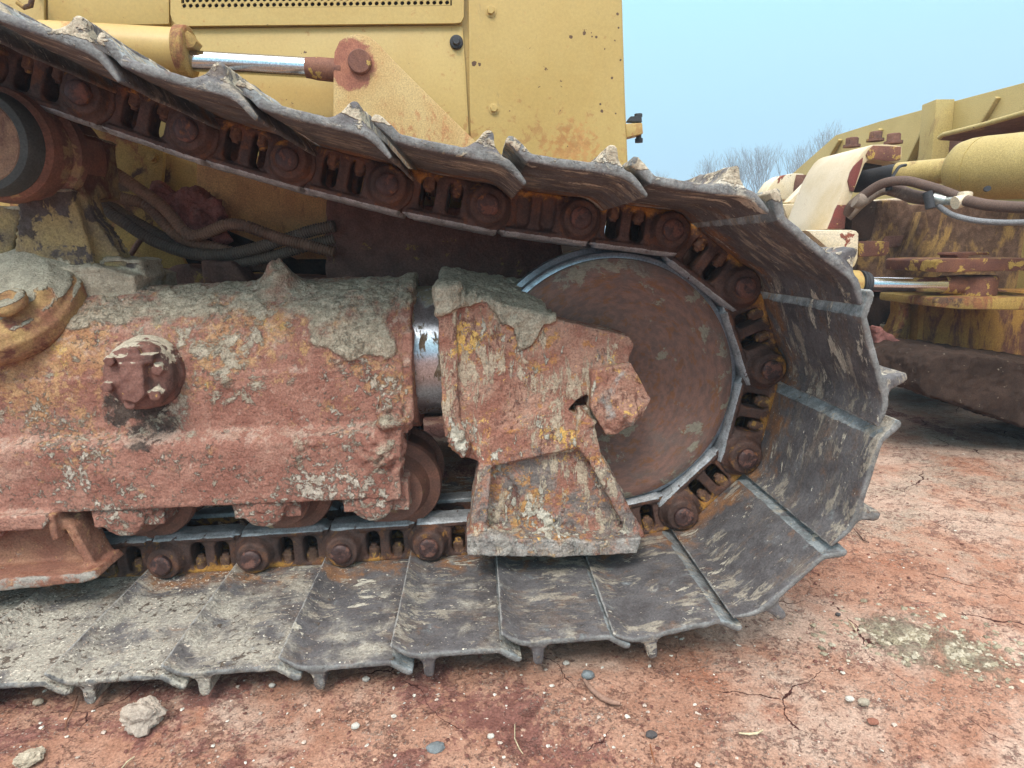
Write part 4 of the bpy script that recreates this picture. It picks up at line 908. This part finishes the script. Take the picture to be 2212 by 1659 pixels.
# tilt cylinder running along the blade
def PD(x, y, dist):
    d = fw*FPX+rt*(x-1106)-up*(y-829.5); d = d/FPX*dist; return Vector((d[0], d[1], d[2]+CAM_Z))
a = PD(*za(1665, 760), 2.45); b = PD(*za(2700, 700), 2.05); d = (b-a).normalized(); L_ = (b-a).length
tl = new('tilt_cylinder', MB().lathe(a, d, [(0, .06), (.004, .085), (.025, .104), (.06, .112), (.10, .1145), (.101, .112), (.106, .112), (.107, .1145), (L_, .1145)], 56).mesh('tilt_cylinder', 40), M['bladeyel'], D)
tag(tl, 'yellow tilt cylinder barrel')
a0 = PD(*za(1180, 800), 2.62); new('rod', MB().cyl(a0, a+d*.01, .0485, n=36).mesh('rod', 30), M['bladeyel'], tl)
c0 = PD(*za(850, 835), 2.75); new('rod_boot', MB().lathe(c0, a0-c0, [(0, .058), (.05, .060), (.12, .056), ((a0-c0).length, .050)], 32).mesh('rod_boot', 30), M['rubber'], tl)
# port lug on the barrel
m = MB(); m.prism([(P(*za(x, y), 1.92).x, P(*za(x, y), 1.92).z) for x, y in ((1905, 870), (1930, 812), (1985, 808), (2005, 850), (2000, 900), (1970, 970), (1875, 965))], 1.83 if False else 1.60, 1.66)
lx = PD(*za(1945, 890), 2.18); mm = Vector((P(*za(1945, 890), 1.60))); m.v = [tuple(lx+(Vector(v)-mm)*1.22) for v in m.v]
new('port_lug', m.mesh('port_lug', 30, .004), M['palepaint'], tl)
m = MB(); q = PD(*za(1918, 912), 2.105); m.cyl(q, q+Vector((.02, .03, 0)), .0095, n=16); new('port_shade', m.mesh('port_shade', 30), M['rubber'], tl)  # solid dark plug painted as the shade inside the port

def zo(pts, Y, f): return [(P(*f(x, y), Y).x, P(*f(x, y), Y).z) for x, y in pts]
def part(name, pts, Y, dep, mat, f, bev=.006, parent=None, dx=0, dz=0, label=None):
    m = MB(); m.prism(zo(pts, Y, f), Y, Y+dep, dx, dz); o = new(name, m.mesh(name, 35, bev), M[mat], parent or D)
    if label: tag(o, label)
    return o
# bent hook bracket: profile in XZ, run away from the camera
hk = part('hook_bracket', [(985, 556), (1110, 552), (1222, 566), (1222, 650), (1213, 690), (1185, 708), (1110, 700), (1020, 684), (950, 684), (918, 712), (895, 775), (862, 860), (828, 945), (800, 1030), (765, 1130), (752, 1245), (612, 1245), (650, 1150), (700, 1020), (748, 900), (800, 780), (850, 690), (905, 610), (945, 575)], 2.45, .36, 'tanpaint', za, .012, label='thick bent hook bracket with chipped paint')
M['redprimer'] = worn('red_primer_chip', (.20, .05, .04), (.14, .05, .04), [dict(c1=(.5, .36, .12), sc=22, th=.60, wd=.03)], rough=.6, bump=.1, nsc=12)
part('worn_edge', [(860, 700), (905, 660), (900, 700), (880, 770), (850, 860), (826, 940), (800, 930), (782, 850), (800, 780), (830, 730)], 2.444, .006, 'redprimer', za, .001, hk)
part('worn_edge', [(700, 1045), (785, 1045), (765, 1120), (755, 1240), (618, 1240), (655, 1150), (680, 1080)], 2.444, .006, 'redprimer', za, .001, hk)
part('worn_edge', [(990, 562), (1215, 572), (1210, 680), (1110, 692), (1020, 676), (950, 676), (930, 640), (950, 600)], 2.444, .006, 'purplerust', za, .002, hk)
for x, y, Y in ((812, 560, 2.75), (1003, 512, 2.72), (1150, 532, 2.55)):
    c = P(*za(x, y+5), Y); m = MB(); m.cyl(c-Vector((0, 0, .006)), c+Vector((0, 0, .004)), .034, n=20); m.lathe(c+Vector((0, 0, .004)), (0, 0, 1), [(0, .026), (.026, .026), (.029, .023)], 6)
    new('bolt', m.mesh('bolt', 30), M['darkplate'], hk)
part('hook_seat', [(820, 690), (1060, 686), (1060, 735), (820, 740)], 2.52, .2, 'rubber', za, .004, hk)
# lug and brace behind the hook
lug = part('round_lug', [(100, 990), (130, 920), (180, 850), (250, 805), (340, 788), (420, 792), (470, 820), (485, 850), (440, 920), (330, 1010)], 3.3, .12, 'palepaint', za, .008)
part('worn_patch', [(365, 800), (440, 800), (475, 830), (470, 860), (400, 920), (340, 935), (350, 860)], 3.294, .006, 'darkplate', za, .001, lug)
part('brace', [(300, 1020), (480, 838), (495, 838), (440, 1000), (330, 1030)], 3.1, .06, 'palepaint', za, .004)
part('cross_tube', [(250, 1040), (440, 1030), (440, 1180), (300, 1180)], 3.0, .3, 'palepaint', za, .01)
part('push_arm', [(440, 1248), (820, 1248), (860, 1256), (880, 1275), (868, 1480), (840, 1560), (640, 1420)], 2.35, .22, 'palepaint', za, .016, label='yellow arm end with scuffed top')
part('upright_post', [(818, 1000), (1022, 1000), (1010, 1200), (975, 1340), (860, 1340), (805, 1260)], 2.62, .14, 'mudsteel_shade', za, .02)
part('post_collar', [(868, 1338), (1125, 1340), (1118, 1440), (1085, 1460), (875, 1470)], 2.5, .2, 'purplerust', za, .01)
# stained wall of the blade frame, dark plate painted as shade in a slot
m = MB(); Yw = 2.78
m.prism(zo([(1018, 1010), (1255, 1005), (1290, 1040), (2700, 1010), (2700, 1760), (850, 1760), (860, 1450), (990, 1340)], Yw, za), Yw, Yw+.25)
wall = new('frame_wall', cast(m, 'frame_wall', .009, [(.004, 12, 3)]), M['brownmud'], D); tag(wall, 'brown mud stained wall of the blade frame')
part('slot_shade', [(1040, 1375), (1085, 1300), (1290, 1290), (1300, 1380), (1100, 1390)], Yw-.006, .02, 'darkplate', za, .002, wall)
part('web', [(1400, 1100), (1420, 1100), (1440, 1250), (1260, 1540), (1240, 1530)], 2.70, .10, 'brownmud', za, .004, wall)
part('top_face', [(1018, 1022), (1040, 1000), (1240, 985), (1260, 1010)], 2.82, .2, 'palepaint', za, .004, wall)
# clevis plates, rod eye, angle cylinder
cl = part('clevis', [(1070, 235), (1066, 170), (1075, 95), (1110, 72), (1340, 62), (2300, 55), (2700, 60), (2700, 240), (2300, 218), (1700, 226), (1230, 240)], 2.30, .30, 'purplerust', zb, .012, label='upper rusty clevis plate')
part('clevis', [(1062, 690), (1066, 582), (1100, 566), (1600, 560), (2300, 556), (2700, 550), (2700, 725), (2000, 728), (1380, 720)], 2.28, .34, 'oldyel', zb, .010, label='lower yellow clevis plate')
part('pin_head', [(1350, 62), (1350, 20), (1310, 14), (1330, -20), (1760, -28), (1780, 8), (1500, 22), (1500, 66)], 2.40, .10, 'purplerust', zb, .006, cl)
ac = MB().cyl(P(*zb(190, 394), 2.36), P(*zb(1165, 400), 2.36), .0296, n=36); ang = new('angle_cylinder', MB().cyl(P(*zb(-420, 370), 2.36), P(*zb(60, 390), 2.36), .052, n=40, bev=.008).mesh('angle_cylinder', 30), M['hood'], D)
new('rod', ac.mesh('rod', 30), M['chrome'], ang)
new('gland', MB().lathe(P(*zb(70, 385), 2.36), Vector(P(*zb(190, 394), 2.36))-Vector(P(*zb(70, 385), 2.36)), [(0, .050), (.004, .051), (.010, .046), (.014, .050), (.020, .046), (.026, .048), (.034, .044)], 36).mesh('gland', 30), M['rubber'], ang)
m = MB(); c = P(*zb(1560, 420), 2.40); m.cyl(c-Vector((0, 0, .043)), c+Vector((0, 0, .043)), .078, n=48, bev=.008); m.cyl(P(*zb(1120, 398), 2.37), c, .036, .042, n=28)
new('rod_eye', cast(m, 'rod_eye', .004, [(.001, 30, 2)]), M['purplerust'], ang)
# lower ochre wall with the round opening, ledge and box beam
ow = part('lower_wall', [(650, 480), (1100, 470), (2700, 470), (2700, 1500), (930, 1560), (880, 1500), (780, 1490), (760, 1330), (620, 1190), (540, 1090), (640, 950), (700, 800), (705, 640)], 2.62, .12, 'ochre', zb, .006, label='ochre stained lower wall with curved edge')
part('edge_flange', [(655, 480), (690, 480), (722, 640), (715, 810), (650, 960), (575, 1100), (535, 1085), (620, 950), (680, 800), (690, 640)], 2.58, .05, 'oldyel', zb, .003, ow)
part('vertical_rib', [(855, 500), (935, 500), (900, 1100), (905, 1480), (800, 1500), (790, 1380), (835, 1000)], 2.57, .05, 'ochre', zb, .004, ow)
part('inner_wall', [(100, 400), (800, 400), (800, 1300), (100, 1300)], 3.05, .05, 'mudsteel_shade', zb, .003, D)  # dark wall painted as the shade inside the round opening
m = MB(); m.prism(zo([(250, 900), (560, 870), (640, 1100), (300, 1080)], 2.85, zb), 2.75, 3.0)
new('mud_ledge', cast(m, 'mud_ledge', .008, [(.02, 12, 3), (.008, 50, 3)]), M['greymud'], D)
m = MB(); m.prism(zo([(280, 930), (400, 985), (620, 1130), (745, 1235), (600, 1245), (330, 1240)], 2.40, zb), 2.40, 2.62)
new('clay_ledge', cast(m, 'clay_ledge', .006, [(.010, 22, 3), (.005, 70, 3)]), M['clay'], D)
part('bracket_box', [(330, 1246), (735, 1240), (700, 1400), (640, 1640), (560, 1660), (360, 1640)], 2.42, .18, 'ochre', zb, .008)
m = MB()
m.prism(O([(1985, 838), (1988, 815), (1998, 790), (2015, 775), (2050, 765), (2100, 768), (2212, 784), (2420, 812), (2420, 985), (2290, 950), (2212, 922), (2130, 893), (2060, 868), (2000, 852)], 2.05), 2.05, 2.5)
arm = new('push_beam', cast(m, 'push_beam', .006, [(.014, 14, 4), (.006, 60, 3)]), M['mudsteel_shade'], D); tag(arm, 'dark mud crusted push beam')
m = MB(); m.box(.2, 2.35, 2.80, 2.98, .34, .60); new('frame_arm', cast(m, 'frame_arm', .012, [(.008, 12, 3)]), M['mudsteel_shade'], D)  # dark colour carries the void's shade in the opening
plate('frame_shade_slab', [(1935, 815), (2400, 815), (2400, 860), (1935, 830)], 2.75, .5, M['black'], D)  # black slab painted as the shade under the blade frame
# hoses at the tilt cylinder
def hz(pts, dist, r, mat, name='hydraulic_hose', f=za, label=None):
    q = [PD(*f(x, y), dd) for (x, y), dd in zip(pts, dist)]; s_ = spline(q, .012)
    o = new(name, MB().tube(s_, r, 12).mesh(name, 75), M[mat], D)
    if label: tag(o, label)
    return o
hz([(760, 1120), (820, 1040), (900, 975), (1000, 905), (1100, 862), (1250, 850), (1400, 885), (1560, 935), (1690, 985), (1760, 1010)], lin(2.45, 2.15, 10), .0175, 'hosesmooth', label='brown rubber hose looping under the tilt cylinder')
hz([(780, 1150), (880, 1050), (1000, 960), (1080, 930), (1140, 935)], lin(2.50, 2.40, 5), .0165, 'darkhose')
hz([(1120, 915), (1220, 945), (1300, 975), (1400, 990), (1470, 985)], lin(2.36, 2.28, 5), .024, 'hosesmooth', label='wrapped hose end tied with dark tape')
hz([(1740, 1010), (1900, 1045), (2100, 1062), (2300, 1068), (2600, 1068)], lin(2.12, 1.9, 5), .0185, 'hosesmooth')
hz([(840, 1010), (870, 1020), (905, 1000)], lin(2.36, 2.36, 3), .026, 'darkhose', 'hose_clamp')
hz([(1105, 850), (1112, 880), (1116, 930)], lin(2.33, 2.33, 3), .012, 'rubber', 'hose_tie')
hz([(1130, 840), (1160, 790), (1200, 735), (1250, 722)], lin(2.42, 2.46, 4), .006, 'rubber', 'hose_tie')
hz([(1425, 940), (1440, 1000), (1452, 1075)], lin(2.22, 2.22, 3), .016, 'rubber', 'hose_tie')
hz([(1470, 990), (1570, 1010)], lin(2.24, 2.22, 2), .021, 'zinc', 'hose_fitting'); hz([(1570, 1012), (1680, 1012)], lin(2.22, 2.18, 2), .0165, 'zinc', 'hose_fitting')
hz([(1650, 1030), (1720, 1005), (1735, 950)], lin(2.14, 2.14, 3), .022, 'palepaint', 'hose_elbow')
hz([(1500, 1040), (1560, 1085), (1640, 1130), (1800, 1170), (2000, 1188), (2212, 1188), (2500, 1180)], lin(2.25, 1.9, 7), .0095, 'cable', 'braided_cable')

# ------------------------------------------------------------------ bare trees far beyond
TM = worn('bare_bark', (.24, .22, .22), (.17, .155, .155), [], rough=.9, bump=0, nsc=3)
def tree(px, ytop, dist, label, seed, spread=.55):
    rs = random.Random(seed); base = PD(px, 480, 1); dr = Vector((base.x, base.y, 0)).normalized()
    pos = dr*dist; h = (505-ytop)/FPX*dist+CAM_Z; root = bpy.data.objects.new('bare_tree', None); COL.objects.link(root); root.location = pos
    tr = MB(); cr_ = MB(); L0 = h*.30
    def grow(p_, d, l, r, lv):
        q = p_+d*l; mid = (p_+q)/2+Vector((rs.uniform(-1, 1), rs.uniform(-1, 1), 0))*l*.05
        (tr if lv < 1 else cr_).tube([p_, mid, q], [r, r*.88, r*.75], 5 if lv < 3 else 3)
        if lv >= 6 or r < .011: return
        n = 2 if rs.random() < .75 else 3
        for k in range(n):
            ax = Vector((rs.uniform(-1, 1), rs.uniform(-1, 1), rs.uniform(-.2, .2))).normalized(); a = rs.uniform(.25, .85)*spread*(1.25 if lv else .9)
            nd = (Matrix.Rotation(a*rs.choice((-1, 1)), 3, ax) @ d); nd = (nd+Vector((0, 0, .16))).normalized()
            grow(q, nd, l*rs.uniform(.68, .88), r*rs.uniform(.50, .66), lv+1)
        if lv < 4: grow(q, (d+Vector((rs.uniform(-.2, .2), rs.uniform(-.2, .2), .25))).normalized(), l*.82, r*.72, lv+1)
    grow(Vector((0, 0, -.3)), Vector((rs.uniform(-.04, .04), 0, 1)).normalized(), L0, h*.010+.03, 0)
    k = (h+.3)/(max(v[2] for v in cr_.v)+.3)
    for b_ in (tr, cr_): b_.v = [(v[0]*k, v[1]*k, (v[2]+.3)*k-.3) for v in b_.v]
    new('trunk', tr.mesh('trunk', 60), TM, root, loc=(0, 0, 0)); new('crown', cr_.mesh('crown'), TM, root, loc=(0, 0, 0))
    tag(root, label, 'tree', 'bare winter trees on the skyline')
tree(1542, 327, 62, 'leftmost full bare tree on the skyline, right of the hinge', 3)
tree(1598, 332, 66, 'bare tree second from the left on the skyline', 8)
tree(1650, 324, 64, 'bare tree in the middle of the skyline row', 14)
tree(1700, 328, 68, 'bare tree just left of the tallest bare tree', 21)
tree(1768, 288, 60, 'tallest bare tree, right of the others beside the blade', 33)
tree(1415, 362, 80, 'tiny distant bare tree top beside the hood edge', 55)

# ------------------------------------------------------------------ haze
m = MB(); m.box(-120, 120, -20, 140, -3, 40)
hm = bpy.data.materials.new('haze_air'); hm.use_nodes = True; t = hm.node_tree; t.nodes.clear()
o_ = N(t, 'ShaderNodeOutputMaterial'); pv = N(t, 'ShaderNodeVolumePrincipled'); pv.inputs['Density'].default_value = .0065; pv.inputs['Color'].default_value = (.62, .81, 1, 1)
t.links.new(pv.outputs[0], o_.inputs['Volume'])
hz_ = new('haze', m.mesh('haze'), hm); tag(hz_, 'pale blue haze in the air', 'haze', kind='stuff')
